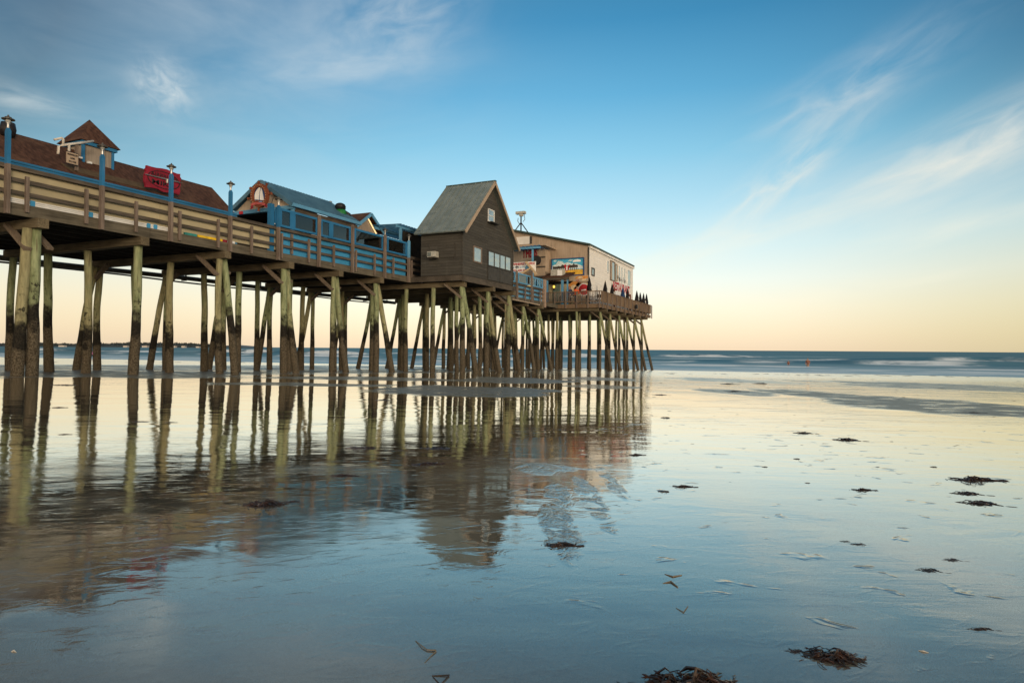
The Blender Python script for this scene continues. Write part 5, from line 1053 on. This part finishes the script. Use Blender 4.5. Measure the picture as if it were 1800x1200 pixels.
p = atG(136, 634.5); p = Vector((66, 0, 0)); p.y = yX(136, 66); person('person in dark jacket standing at the water edge far beyond the left piles', 66, p.y, gz(66)-.02, 1.75, -.9, 'black_cloth', 'skin', lift=.05)
yy = yX(162, 68); person('person in pink top walking at the water edge beside the dark jacket', 68, yy, gz(68)-.02, 1.45, -1.3, 'pink_cloth', 'denim', stride=.2)
for px, dpt, lb, h in ((1386, 112, 'bather with orange top crouching in the surf, left of the standing bather', 1.2), (1420, 100, 'bather with orange top standing in the surf right of centre', 1.75)):
    person(lb, dpt, yX(px, dpt), SEA-.5, h, 1.4, 'bather_top', 'skin', lift=.1, stride=.06)
pc = atX(1011, 512, 54.6); person('person in orange shirt leaning over a table behind the baluster railing', 54.6, pc.y, DECK, 1.72, 2.6, 'orange_cloth', 'denim', lift=.25, bend=.22)
pc = atX(1000.5, 510, 54.7); person('person in navy shirt standing behind the baluster railing by the porch', 54.7, pc.y, DECK, 1.75, 1.4, 'navy_cloth', 'denim')

# ---------------------------------------------------------------- seaweed and scraps on the sand
def weed_mesh(seed, L=1.0, n=70, h=.22):
    rr = random.Random(seed); b = MB(); arms = [(rr.gauss(0, .22)*L, rr.gauss(0, .07)) for _ in range(5)]
    for k in range(n):
        ax, ay = rr.choice(arms); far_ = rr.random() < .14
        c = Vector((ax+rr.gauss(0, .11 if not far_ else .26)*L, ay+rr.gauss(0, .05 if not far_ else .12), 0)); a_ = rr.gauss(0, .9)+(math.pi if rr.random() < .5 else 0); ln = rr.uniform(.08, .34)
        z_ = abs(rr.gauss(0, h*.3))*max(.1, 1-abs(c.x)*1.6)
        d_ = Vector((math.cos(a_)*1.2, math.sin(a_)*.8, 0)); cv = Vector((-d_.y, d_.x, 0))*rr.uniform(-.4, .4)*ln
        pts = [c+Vector((0, 0, z_*.4+.004)), c+d_*ln*.3+cv*.6+Vector((0, 0, z_+.008)), c+d_*ln*.65+cv+Vector((0, 0, z_*.8+.006)), c+d_*ln+cv*rr.uniform(0, .8)+Vector((0, 0, rr.uniform(.0, z_)*.5+.003))]
        w0 = rr.uniform(.006, .02); b.tube(pts, [w0*.6, w0, w0*1.2, .003], 5)
        if rr.random() < .3: q = pts[2]; b.tube([q, q+d_*.05+cv*.3, q+d_*.1+cv*.7], [w0*.5, w0*1.1, .004], 5)
    return b
wm = []
for sd_, n, h in ((1, 230, .3), (2, 110, .22), (3, 90, .16), (4, 40, .2)):
    b = weed_mesh(sd_, n=n, h=h); o = b.build('seaweed_clump', 'seaweed'); wm.append(o.data); bpy.data.objects.remove(o)
def weed(px, py, wpx, label, v=0, rz=None, flat_=1.0, group=None, sy=None):
    p = atG(px, py); F = (p.x*CT+(p.y+20)*ST); s_ = .95*wpx/FPX*F/.9
    o = bpy.data.objects.new('seaweed_clump', wm[v]); COL.objects.link(o); o.location = (p.x, p.y, gz(p.x)-.004*s_); o.scale = (s_, s_*(sy or 1.3), s_*flat_*1.2)
    o.rotation_euler = (0, 0, T-math.pi/2+(rz if rz is not None else rnd.uniform(-.4, .4))); tag(o, label, 'seaweed', group)
weed(1215, 1207, 125, 'dark seaweed tangle cut by the bottom edge of the photo', 0, 0, 1.0); weed(1466, 1153, 72, 'reddish seaweed clump with a trailing strand near the bottom right', 0, -.35, .8); weed(1398, 1142, 24, 'small seaweed scrap left of the reddish clump near the bottom right', 2, .1, .6)
weed(985, 956, 40, 'dark seaweed clump at the foot of the churned patch in the reflection', 1, 0, .9); weed(468, 886, 50, 'brown seaweed clump lying in the dark reflection, left of centre', 0, 0, .7); weed(514, 881, 22, 'thin strand right of the brown seaweed clump in the reflection', 2, .2, .5)
weed(602, 835, 30, 'small brown seaweed clump in the reflection below the blue panels', 1, 0, .7); weed(746, 815, 36, 'seaweed clump in the reflection below the grey house wall', 1, .4, .7); weed(632, 787, 50, 'loose seaweed strands in the reflection near its middle', 3, 0, .5); weed(765, 788, 40, 'faint seaweed strand near the reflection of the house piles', 2, 0, .4)
weed(1704, 842, 56, 'largest dark seaweed clump at the right side of the sand', 1, 0, .8); weed(1698, 867, 36, 'middle seaweed strand of three at the right side', 2, .15, .7); weed(1720, 884, 46, 'lowest seaweed strand of three at the right side', 2, 0, .7); weed(1513, 860, 26, 'seaweed tuft left of the three strands at the right', 1, 0, .9)
weed(1488, 773, 30, 'dark seaweed bar on the bright sand right of centre', 2, 0, .9); weed(1412, 761, 22, 'seaweed scrap on the bright sand left of the dark bar', 2, 0, .8); weed(1400, 806, 10, 'small dark scrap below the two scraps on the bright sand', 3); weed(1199, 854, 26, 'seaweed tuft right of the pier reflection', 1, -.1, .8); weed(1166, 863, 18, 'smaller seaweed scrap left of the tuft right of the reflection', 3)
weed(1117, 799, 18, 'seaweed scrap at the right edge of the pier reflection', 1); weed(1169, 734, 14, 'pair of dark scraps on bright sand right of the outermost piles', 3); weed(1288, 688, 26, 'dark seaweed on the small grey sandbar', 1, 0, .5); weed(1160, 694, 18, 'flat dark scrap just right of the outermost piles', 2, 0, .5); weed(1278, 675, 20, 'dark scrap above the small grey sandbar', 1, 0, .5); weed(1334, 674, 22, 'seaweed pair near the swash right of the small sandbar', 3, 0, .5)
weed(1655, 683, 12, 'dark scrap on the thin sandbar at the right', 2, 0, .5); weed(1707, 725, 24, 'seaweed on the long grey sandbar at the right', 1, 0, .4); weed(1631, 1001, 30, 'low brown scrap right of centre in the foreground', 2, .1, .5); weed(1506, 955, 24, 'sand-coated scrap beside another in the right foreground', 3, 0, .5); weed(1484, 950, 16, 'small sand-coated scrap left of its neighbour in the right foreground', 3, 0, .5); weed(1721, 1103, 34, 'dark flat leaf at the far right of the foreground', 2, .1, .5, sy=.6)
weed(1672, 983, 24, 'thin dark scrap above the low brown one at right', 2, .3, .4); weed(1542, 820, 6, 'tiny dark scrap above the right tuft', 3); weed(1640, 820, 10, 'tiny dark scrap left of the largest clump', 3); weed(1419, 848, 8, 'tiny dark scrap between the tufts in bright sand', 3); weed(1344, 820, 9, 'tiny dark scrap on bright sand below centre right', 3)
weed(105, 716, 16, 'dark seaweed between the piles reflections at the left', 1, 0, .6); weed(115, 763, 14, 'round dark seaweed in the bright water at the left', 1, 0, .6); weed(108, 677, 34, 'flat dark seaweed streak near the left piles', 2, 0, .3); weed(245, 741, 24, 'thin seaweed streak right of the lone pile reflection', 2, 0, .3); weed(300, 742, 14, 'dark scrap in the reflection of the leaning piles at left', 1, 0, .5); weed(670, 703, 18, 'dark seaweed beside the grey sandbar left of centre', 1, 0, .4)
for k in range(46):
    px = rnd.uniform(1140, 1800); py = 655+(px-1140)*.0095+rnd.uniform(-1, 1.5)
    weed(px, py+1, rnd.uniform(5, 12), 'small dark scrap of seaweed in the drift line along the swash', rnd.choice((2, 3)), 0, .4, 'seaweed scraps along the swash line')
for k in range(60):
    px = rnd.uniform(1120, 1800); py = 665+abs(rnd.gauss(0, 55))
    weed(px, py, rnd.uniform(2.5, 6), 'tiny loose seaweed fleck scattered over the bright wet sand', rnd.choice((2, 3)), 0, .5, 'seaweed flecks on the wet sand')
for k in range(22):
    px = rnd.uniform(20, 900); weed(px, 634.5+rnd.uniform(-.6, .8)+(px*.006 if px > 300 else 2), rnd.uniform(5, 11), 'small dark seaweed scrap on the far strand behind the piles', rnd.choice((2, 3)), 0, .4, 'seaweed scraps behind the piles')
def strip(name, pts, rad, m, label, cat):
    P_ = [atG(*p)+Vector((0, 0, q*.5)) for p, q in pts]; F = P_[0].x*CT+(P_[0].y+20)*ST
    b = MB(); b.tube(P_, [.55*r_/FPX*F for r_ in rad], 7); tag(b.build(name, m, loc=tuple(P_[0])), label, cat)
strip('dry_stem', [((735, 1123), .001), ((746, 1134), .006), ((755, 1140), .004), ((771, 1141), .004)], [1, 1.6, 2, 2.6], 'straw', 'bent dry stem lying on the sand at bottom centre', 'stem'); strip('dry_stem', [((771, 1142), .003), ((762, 1150), .003), ((751, 1161), .001)], [1.8, 1.2, .8], 'straw', 'pale short stem below the bent dry stem', 'stem')
strip('kelp_loop', [((764, 1184), .001), ((794, 1184), .004), ((779, 1200), .003), ((766, 1186), .001)], [1.6, 2.4, 2, 1.6], 'seaweed', 'dark triangular kelp loop at the bottom edge', 'kelp')
strip('dry_stem', [((1190, 1066), .001), ((1203, 1074), .003), ((1211, 1063), .002)], [.8, 1.5, .9], 'straw', 'V-shaped pale stem on the sand right of centre', 'stem')
strip('sand_twig', [((1167, 1023), .001), ((1181, 1021), .005), ((1193, 1030), .003)], [1.2, 2.6, 1.8], 'straw', 'sand-covered twig, lower of two right of centre', 'twig'); strip('sand_twig', [((1170, 1007), .001), ((1184, 1012), .004), ((1200, 1009), .002)], [1, 2, 1.2], 'straw', 'sand-covered twig, upper of two right of centre', 'twig')
strip('mussel_shell', [((1614, 1140), .001), ((1622, 1142), .004), ((1632, 1144), .001)], [.8, 2.6, .8], 'shell', 'pale shell splinter in the bottom right foreground', 'shell'); strip('mussel_shell', [((28, 1142), .001), ((33, 1141), .004), ((37, 1143), .001)], [.8, 2.4, .8], 'shell', 'pale shell in the bottom left foreground', 'shell')
